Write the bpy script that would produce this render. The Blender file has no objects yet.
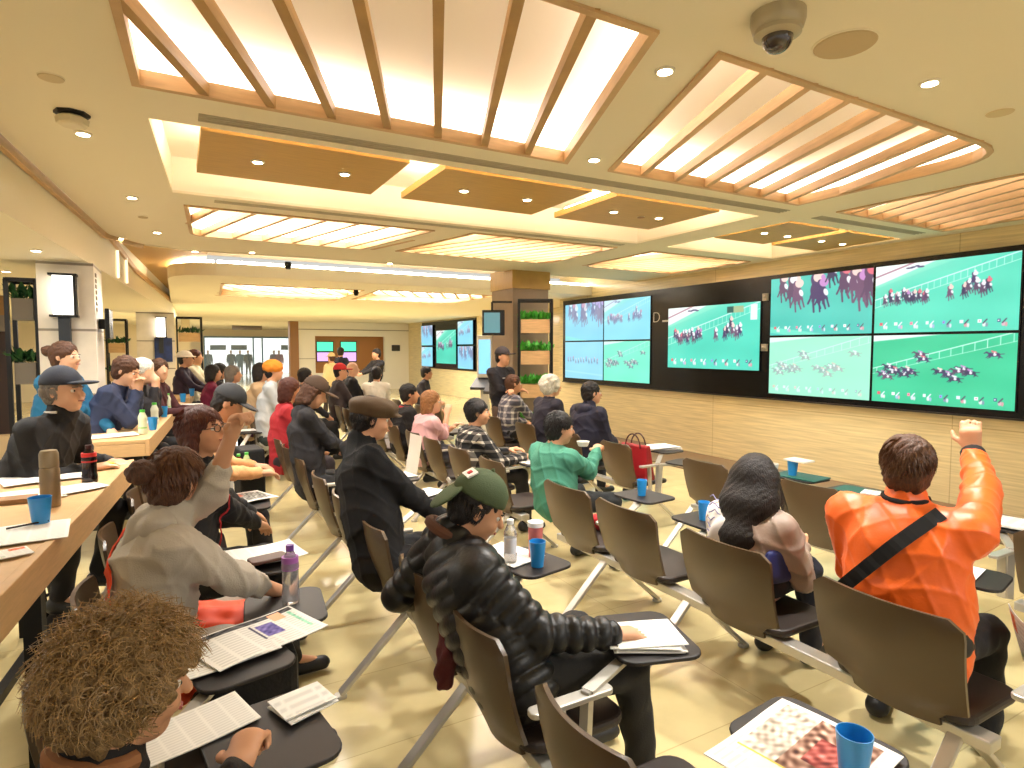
import bpy, bmesh, math, random
import numpy as np
from mathutils import Vector, Matrix
from mathutils.geometry import tessellate_polygon
random.seed(7); RNG = np.random.default_rng(7)
S = bpy.context.scene; COL = S.collection
# ---------------------------------------------------------------- camera, world, exposure
F = 600.0; HC = 1.68; YAW = math.radians(29.1); PITCH = math.atan(35/600)
cam = bpy.data.cameras.new('camera'); CAM = bpy.data.objects.new('camera', cam); COL.objects.link(CAM)
CAM.location = (0, 0, HC); CAM.rotation_euler = (math.pi/2-PITCH, 0, -YAW)
cam.sensor_width = 36; cam.lens = F/1024*36; cam.clip_start = .03; cam.clip_end = 200
S.camera = CAM
S.view_settings.view_transform = 'Standard'; S.view_settings.look = 'None'
S.view_settings.gamma = 1; S.view_settings.use_curve_mapping = False
S.view_settings.exposure = 0.62
S.cycles.use_denoising = True
S.cycles.max_bounces = 7; S.cycles.diffuse_bounces = 4; S.cycles.transparent_max_bounces = 6
S.cycles.sample_clamp_indirect = 5
W = bpy.data.worlds.new('world'); S.world = W; W.use_nodes = True
W.node_tree.nodes['Background'].inputs[0].default_value = (1, .985, .925, 1)
W.node_tree.nodes['Background'].inputs[1].default_value = 0.44
def area(name, loc, sx, sy, power, col=(1, .975, .92), rot=(0, 0, 0)):
    l = bpy.data.lights.new(name, 'AREA'); l.shape = 'RECTANGLE'; l.size = sx; l.size_y = sy; l.energy = power; l.color = col
    o = bpy.data.objects.new(name, l); COL.objects.link(o); o.location = loc; o.rotation_euler = rot; return o
def spot(name, loc, power, size=110, col=(1, .975, .92), r=.05):
    l = bpy.data.lights.new(name, 'SPOT'); l.energy = power; l.color = col; l.spot_size = math.radians(size); l.spot_blend = .7; l.shadow_soft_size = r
    o = bpy.data.objects.new(name, l); COL.objects.link(o); o.location = loc; return o
# ---------------------------------------------------------------- pixel -> world on known planes
CM = CAM.rotation_euler.to_matrix()
def ray(px, py): return CM @ Vector(((px-512)/F, (384-py)/F, -1))
def B(px, py, z):
    d = ray(px, py); t = (z-HC)/d.z; return Vector((d.x*t, d.y*t, z))
def BX(px, py, x):
    d = ray(px, py); t = x/d.x; return Vector((x, d.y*t, HC+d.z*t))
def BY(px, py, y):
    d = ray(px, py); t = y/d.y; return Vector((d.x*t, y, HC+d.z*t))
def BZ(px, py, dep):
    d = ray(px, py); return Vector((d.x*dep, d.y*dep, HC+d.z*dep))
# ---------------------------------------------------------------- materials
def srgb(c): return tuple((v/255/12.92 if v <= 10 else ((v/255+.055)/1.055)**2.4) for v in c)
MC = {}
def mat(name, col, rough=.6, metal=0, bump=0, bscale=60, var=0, emit=0, trans=0, coat=0, alpha=1, stretch=None, ecol=None, sheen=0):
    if name in MC: return MC[name]
    m = bpy.data.materials.new(name); m.use_nodes = True; MC[name] = m
    nt = m.node_tree; b = nt.nodes['Principled BSDF']; c = srgb(col)
    b.inputs['Base Color'].default_value = (*c, 1); b.inputs['Roughness'].default_value = rough
    b.inputs['Metallic'].default_value = metal
    if trans: b.inputs['Transmission Weight'].default_value = trans
    if coat: b.inputs['Coat Weight'].default_value = coat
    if sheen: b.inputs['Sheen Weight'].default_value = sheen
    if alpha < 1: b.inputs['Alpha'].default_value = alpha
    if emit:
        b.inputs['Emission Color'].default_value = (*srgb(ecol or col), 1); b.inputs['Emission Strength'].default_value = emit
    if bump or var:
        tc = nt.nodes.new('ShaderNodeTexCoord'); mp = nt.nodes.new('ShaderNodeMapping'); n = nt.nodes.new('ShaderNodeTexNoise')
        nt.links.new(tc.outputs['Object'], mp.inputs[0]); nt.links.new(mp.outputs[0], n.inputs['Vector'])
        if stretch: mp.inputs['Scale'].default_value = stretch
        n.inputs['Scale'].default_value = bscale; n.inputs['Detail'].default_value = 5
        if bump:
            bp = nt.nodes.new('ShaderNodeBump'); bp.inputs['Strength'].default_value = bump; bp.inputs['Distance'].default_value = .01
            nt.links.new(n.outputs['Fac'], bp.inputs['Height']); nt.links.new(bp.outputs[0], b.inputs['Normal'])
        if var:
            r = nt.nodes.new('ShaderNodeValToRGB'); r.color_ramp.elements[0].position = .3; r.color_ramp.elements[1].position = .7
            r.color_ramp.elements[0].color = (*[v*(1-var) for v in c], 1); r.color_ramp.elements[1].color = (*[min(1, v*(1+var)) for v in c], 1)
            nt.links.new(n.outputs['Fac'], r.inputs[0]); nt.links.new(r.outputs[0], b.inputs['Base Color'])
    return m
def attr_mat(name, emit=0, rough=.5):
    if name in MC: return MC[name]
    m = bpy.data.materials.new(name); m.use_nodes = True; MC[name] = m; nt = m.node_tree; b = nt.nodes['Principled BSDF']
    a = nt.nodes.new('ShaderNodeVertexColor'); a.layer_name = 'picture'
    b.inputs['Roughness'].default_value = rough
    if emit:
        b.inputs['Base Color'].default_value = (.01, .01, .01, 1)
        nt.links.new(a.outputs[0], b.inputs['Emission Color']); b.inputs['Emission Strength'].default_value = emit
    else: nt.links.new(a.outputs[0], b.inputs['Base Color'])
    return m
def seam_mat(name, col, seam, w, h, mort=.004, rough=.3, wood=False, coat=0, axis='XY', var=.06, off=.5):
    m = bpy.data.materials.new(name); m.use_nodes = True; MC[name] = m; nt = m.node_tree; b = nt.nodes['Principled BSDF']; L = nt.links.new
    tc = nt.nodes.new('ShaderNodeTexCoord'); sp = nt.nodes.new('ShaderNodeSeparateXYZ'); cb = nt.nodes.new('ShaderNodeCombineXYZ')
    L(tc.outputs['Object'], sp.inputs[0]); L(sp.outputs[axis[0]], cb.inputs[0]); L(sp.outputs[axis[1]], cb.inputs[1])
    br = nt.nodes.new('ShaderNodeTexBrick'); L(cb.outputs[0], br.inputs['Vector']); br.inputs['Scale'].default_value = 1
    br.inputs['Brick Width'].default_value = w; br.inputs['Row Height'].default_value = h; br.inputs['Mortar Size'].default_value = mort; br.offset = off
    c = srgb(col); br.inputs['Mortar'].default_value = (*srgb(seam), 1)
    br.inputs['Color1'].default_value = (*c, 1); br.inputs['Color2'].default_value = (*[v*(1-var) for v in c], 1)
    n = nt.nodes.new('ShaderNodeTexNoise'); mp = nt.nodes.new('ShaderNodeMapping'); L(cb.outputs[0], mp.inputs[0]); L(mp.outputs[0], n.inputs[0])
    mp.inputs['Scale'].default_value = (1.2, 28, 1) if wood else (2.5, 2.5, 1); n.inputs['Scale'].default_value = 1.5; n.inputs['Detail'].default_value = 6
    r = nt.nodes.new('ShaderNodeValToRGB'); lo = .74 if wood else .88
    r.color_ramp.elements[0].position = .3; r.color_ramp.elements[1].position = .72
    r.color_ramp.elements[0].color = (lo, lo, lo, 1); r.color_ramp.elements[1].color = (1.05, 1.05, 1.05, 1); L(n.outputs['Fac'], r.inputs[0])
    mx = nt.nodes.new('ShaderNodeMixRGB'); mx.blend_type = 'MULTIPLY'; mx.inputs[0].default_value = 1; L(br.outputs[0], mx.inputs[1]); L(r.outputs[0], mx.inputs[2])
    L(mx.outputs[0], b.inputs['Base Color']); b.inputs['Roughness'].default_value = rough; b.inputs['Coat Weight'].default_value = coat
    b.inputs['Coat Roughness'].default_value = .12
    return m
def plaid_mat(name, c1, c2, c3, s=14):
    m = bpy.data.materials.new(name); m.use_nodes = True; MC[name] = m; nt = m.node_tree; b = nt.nodes['Principled BSDF']; L = nt.links.new
    tc = nt.nodes.new('ShaderNodeTexCoord'); sp = nt.nodes.new('ShaderNodeSeparateXYZ'); L(tc.outputs['Object'], sp.inputs[0])
    def band(sock, th):
        a = nt.nodes.new('ShaderNodeMath'); a.operation = 'MULTIPLY'; a.inputs[1].default_value = s; L(sock, a.inputs[0])
        f = nt.nodes.new('ShaderNodeMath'); f.operation = 'FRACT'; L(a.outputs[0], f.inputs[0])
        g = nt.nodes.new('ShaderNodeMath'); g.operation = 'LESS_THAN'; g.inputs[1].default_value = th; L(f.outputs[0], g.inputs[0]); return g.outputs[0]
    xy = nt.nodes.new('ShaderNodeMath'); xy.operation = 'ADD'; L(sp.outputs[0], xy.inputs[0]); L(sp.outputs[1], xy.inputs[1])
    h = band(xy.outputs[0], .3); v = band(sp.outputs[2], .3)
    m1 = nt.nodes.new('ShaderNodeMixRGB'); L(h, m1.inputs[0]); m1.inputs[1].default_value = (*srgb(c1), 1); m1.inputs[2].default_value = (*srgb(c2), 1)
    ad = nt.nodes.new('ShaderNodeMath'); ad.operation = 'MULTIPLY'; L(h, ad.inputs[0]); L(v, ad.inputs[1])
    m2 = nt.nodes.new('ShaderNodeMixRGB'); L(v, m2.inputs[0]); L(m1.outputs[0], m2.inputs[1]); m2.inputs[2].default_value = (*srgb(c2), 1)
    m3 = nt.nodes.new('ShaderNodeMixRGB'); L(ad.outputs[0], m3.inputs[0]); L(m2.outputs[0], m3.inputs[1]); m3.inputs[2].default_value = (*srgb(c3), 1)
    L(m3.outputs[0], b.inputs['Base Color']); b.inputs['Roughness'].default_value = .9
    return m
CEIL = mat('ceiling_paint', (240, 230, 203), .75)
COFFER_TOP = mat('coffer_paint', (252, 246, 232), .8)
COFFER_GLOW = mat('glowing_coffer_side', (255, 240, 228), .5, emit=2.3)  # coffer side walls emit in place of hidden cove lighting
GLOW = mat('led_strip', (255, 240, 220), .5, emit=22)
DL = mat('downlight_lens', (255, 246, 230), .3, emit=9)
OAK = mat('oak_trim', (204, 168, 120), .5, var=.12, bscale=6, stretch=(1, 1, 8))
SLAT_SHADED = mat('slat_shaded', (180, 142, 86), .5, var=.12, bscale=6, stretch=(1, 1, 8))  # slat wood darkened to carry the shade on the nearest coffer's slats
OAKP = mat('oak_panel', (190, 150, 78), .5, var=.10, bscale=5, stretch=(1, 14, 1))
WOODWALL = seam_mat('wood_wall', (238, 218, 166), (206, 182, 132), 3.3, .86, .005, .35, True, .3, 'YZ', .03, 0)
WOODX = seam_mat('wood_wall_x', (206, 164, 108), (160, 120, 70), 1.5, .6, .004, .4, True, 0, 'XZ', .05)
FLOORM = seam_mat('floor_tile', (216, 198, 146), (190, 170, 120), 1.2, .6, .003, .2, False, .35, 'XY', .06, .0)
WALLC = mat('cream_wall', (238, 222, 186), .7)
WHITEP = seam_mat('white_stone', (236, 228, 214), (150, 140, 125), 3, .62, .012, .35, False, .2, 'XZ', .02)
DESKW = mat('light_oak_desk', (206, 168, 118), .45, var=.08, bscale=4, stretch=(3, 3, 30))
BLACK = mat('black_gloss', (10, 10, 12), .25)
BLACKM = mat('black_metal', (16, 15, 15), .45, metal=.3)
DARKT = mat('dark_tablet', (28, 23, 23), .5)
SHELL = mat('taupe_shell', (78, 60, 39), .38, coat=.15)
SEATM = mat('dark_seat', (44, 34, 29), .5)
ALU = mat('satin_aluminium', (196, 192, 184), .32, metal=.6)
PAPER = mat('paper', (238, 236, 230), .8)
BLUECUP = mat('blue_plastic', (40, 150, 225), .3, trans=.15, coat=.3)
GREY = mat('grey_device', (200, 190, 165), .5)
# ---------------------------------------------------------------- mesh helpers
def link(name, me, m=None, parent=None, loc=None):
    o = bpy.data.objects.new(name, me); COL.objects.link(o)
    if m is not None:
        for k in (m if isinstance(m, (list, tuple)) else [m]): me.materials.append(k)
    if parent is not None: o.parent = parent
    if loc is not None: o.location = loc
    return o
def tag(o, label, cat, group=None, kind=None):
    o['label'] = label; o['category'] = cat
    if group: o['group'] = group
    if kind: o['kind'] = kind
    return o
def empty(name, loc, label, cat, group=None, rz=0):
    o = bpy.data.objects.new(name, None); COL.objects.link(o); o.location = loc; o.rotation_euler = (0, 0, rz)
    o.empty_display_size = .1
    return tag(o, label, cat, group)
class MB:
    def __init__(s): s.v = []; s.f = []
    def add(s, vs, fs):
        n = len(s.v); s.v += [tuple(v) for v in vs]; s.f += [tuple(i+n for i in f) for f in fs]; return s
    def box(s, a, b, R=None, c=(0, 0, 0)):
        vs = [Vector((x, y, z)) for x in (a[0], b[0]) for y in (a[1], b[1]) for z in (a[2], b[2])]
        if R is not None: vs = [R @ v for v in vs]
        vs = [v+Vector(c) for v in vs]
        return s.add(vs, [(0, 1, 3, 2), (4, 6, 7, 5), (0, 4, 5, 1), (2, 3, 7, 6), (0, 2, 6, 4), (1, 5, 7, 3)])
    def bar(s, p, q, w, h, up=(0, 0, 1)):
        p = Vector(p); q = Vector(q); d = (q-p).normalized(); r = d.cross(Vector(up))
        if r.length < 1e-4: r = d.cross(Vector((1, 0, 0)))
        r.normalize(); u = r.cross(d); r *= w/2; u *= h/2
        vs = [p-r-u, p+r-u, p+r+u, p-r+u, q-r-u, q+r-u, q+r+u, q-r+u]
        return s.add(vs, [(0, 1, 2, 3), (7, 6, 5, 4), (0, 4, 5, 1), (1, 5, 6, 2), (2, 6, 7, 3), (3, 7, 4, 0)])
    def prism(s, poly, z0, z1):
        n = len(poly)
        vs = [(x, y, z0) for x, y in poly]+[(x, y, z1) for x, y in poly]
        fs = [tuple(range(n-1, -1, -1)), tuple(range(n, 2*n))]+[(i, (i+1) % n, (i+1) % n+n, i+n) for i in range(n)]
        return s.add(vs, fs)
    def tube(s, pts, r, seg=6, cap=True):
        pts = [Vector(p) for p in pts]; n = len(pts); rs = r if isinstance(r, (list, tuple)) else [r]*n
        base = len(s.v); prev = None
        for i, p in enumerate(pts):
            d = (pts[min(i+1, n-1)]-pts[max(i-1, 0)]).normalized()
            if prev is None:
                a = d.cross(Vector((0, 0, 1)))
                if a.length < 1e-3: a = d.cross(Vector((1, 0, 0)))
            else: a = prev-d*prev.dot(d)
            a.normalize(); prev = a; b = d.cross(a)
            for k in range(seg):
                t = 2*math.pi*k/seg; s.v.append(tuple(p+(a*math.cos(t)+b*math.sin(t))*rs[i]))
        for i in range(n-1):
            for k in range(seg):
                s.f.append((base+i*seg+k, base+i*seg+(k+1) % seg, base+(i+1)*seg+(k+1) % seg, base+(i+1)*seg+k))
        if cap:
            s.f.append(tuple(base+k for k in range(seg-1, -1, -1))); s.f.append(tuple(base+(n-1)*seg+k for k in range(seg)))
        return s
    def lathe(s, prof, seg=20, c=(0, 0, 0)):
        base = len(s.v); n = len(prof)
        for r, z in prof:
            for k in range(seg):
                t = 2*math.pi*k/seg; s.v.append((c[0]+r*math.cos(t), c[1]+r*math.sin(t), c[2]+z))
        for i in range(n-1):
            for k in range(seg):
                s.f.append((base+i*seg+k, base+i*seg+(k+1) % seg, base+(i+1)*seg+(k+1) % seg, base+(i+1)*seg+k))
        if prof[0][0] > 1e-5: s.f.append(tuple(base+k for k in range(seg-1, -1, -1)))
        if prof[-1][0] > 1e-5: s.f.append(tuple(base+(n-1)*seg+k for k in range(seg)))
        return s
    def ball(s, c, r, seg=12, rings=8):
        rr = r if isinstance(r, (tuple, list)) else (r, r, r)
        base = len(s.v)
        for i in range(rings+1):
            ph = math.pi*i/rings
            for k in range(seg):
                t = 2*math.pi*k/seg
                s.v.append((c[0]+rr[0]*math.sin(ph)*math.cos(t), c[1]+rr[1]*math.sin(ph)*math.sin(t), c[2]-rr[2]*math.cos(ph)))
        for i in range(rings):
            for k in range(seg):
                s.f.append((base+i*seg+k, base+i*seg+(k+1) % seg, base+(i+1)*seg+(k+1) % seg, base+(i+1)*seg+k))
        return s
    def build(s, name, m=None, parent=None, smooth=False, bevel=0, loc=None):
        me = bpy.data.meshes.new(name); me.from_pydata(s.v, [], s.f); me.validate(); me.update()
        o = link(name, me, m, parent, loc)
        if smooth:
            me.polygons.foreach_set('use_smooth', [True]*len(me.polygons)); me.set_sharp_from_angle(angle=math.radians(40))
        if bevel:
            b = o.modifiers.new('b', 'BEVEL'); b.width = bevel; b.segments = 2; b.limit_method = 'ANGLE'
        return o
def struct(name, mb, m, **k):
    o = mb.build(name, m, **k); o['kind'] = 'structure'; return o
def rrect(cx, cy, w, h, r, rot=0, n=5):
    pts = []
    for sx, sy, a0 in ((1, 1, 0), (-1, 1, 90), (-1, -1, 180), (1, -1, 270)):
        for i in range(n+1):
            a = math.radians(a0+90*i/n); pts.append((sx*(w/2-r)+r*math.cos(a), sy*(h/2-r)+r*math.sin(a)))
    c, s_ = math.cos(rot), math.sin(rot)
    return [(cx+x*c-y*s_, cy+x*s_+y*c) for x, y in pts]
def copy_tree(o, parent=None):
    c = o.copy(); COL.objects.link(c)
    if parent is not None: c.parent = parent
    for ch in list(o.children): copy_tree(ch, c)
    return c
# ================================================================= the room
CZ = 2.9; WX = 7.25
struct('floor', MB().box((-9, -4, -.1), (12, 45, 0)), FLOORM)
struct('trim_1', MB().box((6.15, -3, 0), (WX, 11, .012)), mat('floor_strip', (120, 98, 74), .45, var=.06, bscale=8))
def holes_slab(name, outer, holes, z0, z1, m):
    polys = [[Vector((x, y, 0)) for x, y in p] for p in [outer]+holes]
    tri = tessellate_polygon(polys); flat = [v for p in polys for v in p]; n = len(flat)
    vs = [(v.x, v.y, z0) for v in flat]+[(v.x, v.y, z1) for v in flat]
    fs = [t for t in tri]+[(t[2]+n, t[1]+n, t[0]+n) for t in tri]
    b = 0
    for p in polys:
        k = len(p)
        for i in range(k): fs.append((b+i, b+(i+1) % k, b+(i+1) % k+n, b+i+n))
        b += k
    mb = MB(); mb.add(vs, fs); o = struct(name, mb, m)
    bm = bmesh.new(); bm.from_mesh(o.data); bmesh.ops.recalc_face_normals(bm, faces=bm.faces); bm.to_mesh(o.data); bm.free(); return o
def corner(poly, idx, r, n=6):
    out = []
    for i, p in enumerate(poly):
        if i in idx:
            p = Vector(p); a = Vector(poly[i-1]); b = Vector(poly[(i+1) % len(poly)])
            da = (a-p).normalized()*r; db = (b-p).normalized()*r
            for k in range(n+1):
                t = k/n; q = (p+da)*(1-t)**2+p*2*t*(1-t)+(p+db)*t*t; out.append((q.x, q.y))
        else: out.append(tuple(p))
    return out
Y0, Y1 = 1.8, 3.33
def inset(poly, d):
    c = sum((Vector(p) for p in poly), Vector((0, 0)))/len(poly); out = []
    n = len(poly)
    for i in range(n):
        p = Vector(poly[i]); a = (p-Vector(poly[i-1])).normalized(); b = (Vector(poly[(i+1) % n])-p).normalized()
        na = Vector((-a.y, a.x)); nb = Vector((-b.y, b.x)); m_ = (na+nb)
        if m_.length < .1: m_ = na
        m_.normalize(); out.append(tuple(p+m_*d/max(.4, m_.dot(na))))
    return out
C1 = [(-.2, Y0), (1.65, Y0), (2.27, Y1), (-.15, Y1)]
C2 = corner([(1.97, Y0), (4.62, Y0), (4.62, Y1), (2.6, Y1)], [1], .45)
C3 = corner([(5.15, Y0), (6.95, Y0), (6.95, Y1), (5.15, Y1)], [0], .3)
C4 = corner([(.08, 5.85), (2.35, 5.85), (2.0, 7.35), (.15, 7.35)], [3], .2)
C5 = corner([(2.75, 5.75), (4.65, 5.75), (4.65, 7.3), (2.4, 7.3)], [2], .3)
C6 = corner([(5.2, 5.75), (7.0, 5.75), (7.0, 7.3), (5.2, 7.3)], [3], .3)
R1 = [(-.1, 3.78), (4.7, 3.78), (4.7, 5.45), (0, 5.45)]
R2 = [(5.15, 3.78), (7.05, 3.78), (7.05, 5.45), (5.15, 5.45)]
D1 = [(.13, 3.58), (4.75, 3.5), (4.75, 3.6), (.13, 3.68)]
D2 = [(5.2, 3.5), (6.9, 3.47), (6.9, 3.57), (5.2, 3.6)]
D3 = [(.3, 5.56), (4.6, 5.56), (4.6, 5.63), (.3, 5.63)]
outer = [(-1.15, -3), (WX, -3), (WX, 8.4), (1.5, 8.4), (.2, 8.5), (-.3, 8.3), (-.58, 7.9), (-.62, 7.6), (-.86, 4.2)]
holes_slab('ceiling', outer, [C1, C2, C3, C4, C5, C6, R1, R2, D1, D2, D3], CZ, CZ+.02, CEIL)
struct('trim_2', MB().bar((-1.19, -3, 2.9), (-.90, 4.2, 2.9), .035, .09).bar((-.90, 4.2, 2.9), (-.65, 7.7, 2.9), .035, .09).bar((-.65, 7.7, 2.9), (-.33, 8.34, 2.9), .035, .09), OAK)
def coffer(poly, slats, label, sm=None, zb=CZ, dep=.25, sw=.042, sh=.06, clipx=None):
    o = empty('slatted_ceiling_light', (poly[0][0], poly[0][1], zb), label, 'ceiling light', 'slatted coffer lights')
    L = Vector((poly[0][0], poly[0][1], zb)); loc = lambda pl: [(x-L.x, y-L.y) for x, y in pl]
    p = loc(poly); n = len(p)
    side = MB()
    for i in range(n):
        a, b = p[i], p[(i+1) % n]; side.add([(*a, .02), (*b, .02), (*b, dep), (*a, dep)], [(0, 1, 2, 3)])
    side.build('glowing_side', COFFER_GLOW, o)
    top = MB(); top.prism(inset(p, -.02), dep, dep+.02); top.build('recess_panel', COFFER_TOP, o)
    fr = MB(); q = inset(p, .035)
    for i in range(n):
        a, b, c, d = p[i], p[(i+1) % n], q[(i+1) % n], q[i]
        for z0, z1 in ((-.012, .06),):
            fr.add([(*a, z0), (*b, z0), (*c, z0), (*d, z0), (*a, z1), (*b, z1), (*c, z1), (*d, z1)], [(0, 1, 2, 3), (7, 6, 5, 4), (3, 2, 6, 7), (0, 4, 5, 1)])
    fr.build('frame', OAK, o)
    for a, b in slats:
        MB().bar((a[0]-L.x, a[1]-L.y, sh/2-.005), (b[0]-L.x, b[1]-L.y, sh/2-.005), sw, sh).build('slat', sm or mat('slat_lit', (210, 172, 124), .5, var=.1, bscale=6, stretch=(1, 1, 8)), o)  # default slat tone is the same wood painted lighter, as if lit
    return o
def slat_set(x0, x1, ya, yb, ang, step, xs):
    out = []; t = math.tan(math.radians(ang)); x = xs
    while x < x1+2:
        # line through (x, yb) with slope: x(y) = x - (yb-y)*t
        xa = x-(yb-ya)*t; P = [(xa, ya), (x, yb)]
        (ax, ay), (bx, by) = P; ok = True
        def cut(xl, ax, ay, bx, by): u = (xl-ax)/(bx-ax); return (xl, ay+(by-ay)*u)
        for side, xl in ((0, x0), (1, x1)):
            ina = ax >= xl if side == 0 else ax <= xl; inb = bx >= xl if side == 0 else bx <= xl
            if not ina and not inb: ok = False; break
            if ina and inb: continue
            c = cut(xl, ax, ay, bx, by)
            if not ina: ax, ay = c
            else: bx, by = c
        if ok and abs(by-ay) > .12: out.append(((ax, ay), (bx, by)))
        x += step
    return out
coffer(C1, slat_set(-.18, 2.3, Y0, Y1, 22, .30, .16)[:7], 'nearest large ceiling recess with widely spaced wood slats over the aisle', SLAT_SHADED)
coffer(C2, slat_set(1.9, 4.6, Y0, Y1, 22, .31, 2.9)[:7], 'ceiling recess with slanting wood slats below the dome camera, round front corner')
coffer(C3, slat_set(5.17, 6.93, Y0, Y1, 22, .25, 5.1), 'slatted ceiling recess above the two rightmost big screens, next to wall')
coffer(C4, slat_set(.12, 2.35, 5.85, 7.35, -15, .31, -.05), 'slatted ceiling recess at the left end of the second row of recesses')
coffer(C5, slat_set(2.45, 4.62, 5.75, 7.3, -24, .2, 2.45), 'slatted ceiling recess in middle of second row, in front of wooden pillar')
coffer(C6, slat_set(5.22, 6.98, 5.75, 7.3, -24, .2, 5.2), 'slatted ceiling recess of second row beside the wall of screens')
# raised recesses with wood panels and linear air slots
def recess(nm, poly, h, mt):
    mb = MB(); n = len(poly)
    for i in range(n):
        a, b = poly[i], poly[(i+1) % n]; mb.add([(*a, CZ+.02), (*b, CZ+.02), (*b, CZ+h), (*a, CZ+h)], [(0, 1, 2, 3)])
    mb.prism(inset(poly, -.02), CZ+h, CZ+h+.02); return struct(nm, mb, mt)
WHITEC = mat('recess_white', (255, 246, 226), .8)
recess('ceiling.001', R1, .28, WHITEC); recess('ceiling.002', R2, .28, WHITEC)
for i, (x0, x1, lb) in enumerate(((.15, 1.37, 'leftmost dropped wood ceiling panel with two downlights'), (1.62, 2.85, 'second dropped wood ceiling panel from the left, two downlights'),
                     (3.1, 4.25, 'third dropped wood ceiling panel from the left, small sensor between downlights'), (5.2, 6.0, 'dropped wood ceiling panel right of the cream beam'), (6.15, 7.0, 'dropped wood ceiling panel nearest to the wall of screens'))):
    o = empty('wood_ceiling_panel', (x0, 3.84, CZ), lb, 'ceiling panel', 'dropped wood ceiling panels')
    MB().box((0, 0, 0), (x1-x0, .92, .05)).build('panel', OAKP, o)
    MB().box((.05, .84, .052), (x1-x0-.05, .87, .07)).box((.03, .05, .052), (.06, .8, .07)).box((x1-x0-.06, .05, .052), (x1-x0-.03, .8, .07)).box((.05, .06, .052), (x1-x0-.05, .09, .07)).build('light_strip', GLOW, o)
    for k in (.28, .74):
        d = MB().lathe([(.044, 0), (.044, -.006), (.03, -.008)], 16).build('downlight_ring', mat('ring', (235, 225, 205), .4), o, loc=((x1-x0)*k, .45, 0))
        MB().lathe([(.001, -.009), (.029, -.009)], 16).build('lens', DL, d)
    spot('panel_spot', ((x0+x1)/2, 4.3, 2.87), 95)
for nm, P, lb in (('D1', D1, 'long linear air slot in the ceiling behind the nearest recess'), ('D2', D2, 'short linear air slot in ceiling near the wall of screens'), ('D3', D3, 'thin linear air slot in the ceiling beyond the wood panels')):
    o = empty('air_diffuser', (P[0][0], P[0][1], CZ), lb, 'air vent'); p = [(x-P[0][0], y-P[0][1]) for x, y in P]
    mb = MB(); mb.prism(p, .05, .07); mb.build('backing', mat('slot_dark', (70, 62, 48), .7), o)
    m2 = MB()
    a, b, c, d = [Vector(q) for q in p]
    for t in (0, .33, .66, 1): s_ = a.lerp(d, t); e_ = b.lerp(c, t); m2.bar((s_.x, s_.y, .01), (e_.x, e_.y, .01), .012, .03)
    m2.build('fin', mat('slot_fin', (190, 178, 148), .5), o)
# cavity and island beyond
struct('ceiling.003', MB().box((-4, 8.3, 3.2), (WX+2, 11, 3.25)), WHITEC)
struct('trim_3', MB().bar((1.5, 8.4, 2.96), (WX, 8.4, 2.96), .02, .14).bar((.2, 8.5, 2.96), (1.5, 8.4, 2.96), .02, .14).bar((.2, 8.5, 2.96), (-.3, 8.3, 2.96), .02, .14), CEIL)
struct('ceiling.004', MB().box((-3, 8.4, 3.0), (.4, 16, 3.05)), OAKP)
IS = corner([(-.1, 9.75), (9.5, 9.75), (9.5, 45), (-.1, 45)], [0], .9)
C7 = [(.65, 10.9), (3.0, 10.9), (3.05, 13.4), (.75, 13.4)]; C8 = [(3.2, 10.7), (5.6, 10.7), (5.6, 13.0), (3.3, 13.0)]
holes_slab('ceiling.005', IS, [C7, C8], 2.75, 2.93, CEIL)
tag(MB().tube([(.55, 9.9, 2.96), (.75, 9.86, 2.96), (9.2, 9.86, 2.96)], .025).build('cove_light_strip', mat('led_bright', (255, 244, 228), .5, emit=14)), 'glowing light strip along the edge of the far rounded ceiling island', 'light strip')
tag(MB().tube([(-.02, 11.2, 2.96), (0, 10.6, 2.96), (.2, 10.1, 2.96), (.5, 9.92, 2.96)], .025).build('cove_light_strip', MC['led_bright']), 'curved end of the light strip at left of the far ceiling island', 'light strip')
def herring(x0, x1, y0, y1, step):
    ym = (y0+y1)/2
    return slat_set(x0, x1, y0, ym, 28, step, x0+.2)+slat_set(x0, x1, ym, y1, -28, step, x0-.3)+[((x0, ym), (x1, ym))]
coffer(C7, herring(.7, 3.0, 10.9, 13.4, .3), 'far ceiling recess with herringbone slats, left end of the island', zb=2.75)
coffer(C8, herring(3.3, 5.6, 10.7, 13.0, .3), 'far ceiling recess with herringbone slats beside the wooden pillar', zb=2.75)
# left bulkhead
bk = MB(); L_ = [(-1.23, -3), (-.93, 4.2), (-.66, 7.75), (-.5, 10), (-.1, 16), (0.2, 26)]
for (xa, ya), (xb, yb) in zip(L_, L_[1:]):
    bk.add([(xa, ya, 2.5), (xb, yb, 2.5), (xb, yb, 3.25), (xa, ya, 3.25)], [(0, 1, 2, 3)]); bk.add([(xa, ya, 2.5), (xb, yb, 2.5), (-9, yb, 2.5), (-9, ya, 2.5)], [(0, 1, 2, 3)])
struct('ceiling.006', bk, CEIL)
struct('trim_4', MB().bar((-.48, 10, 2.78), (-.08, 16, 2.78), .03, .07).bar((-.64, 7.8, 2.95), (-.48, 10, 2.78), .03, .07), OAK)
for y in (8.5, 9.15):
    x = -.66+(y-7.75)*.071+.02
    tag(MB().box((x-.01, y-.02, 2.52), (x+.015, y+.02, 2.84)).build('slot_wall_light', mat('slot_glow', (255, 240, 210), .5, emit=.8)), 'narrow vertical light slot on left bulkhead, %s one' % ('nearer' if y < 9 else 'farther'), 'wall light')
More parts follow.
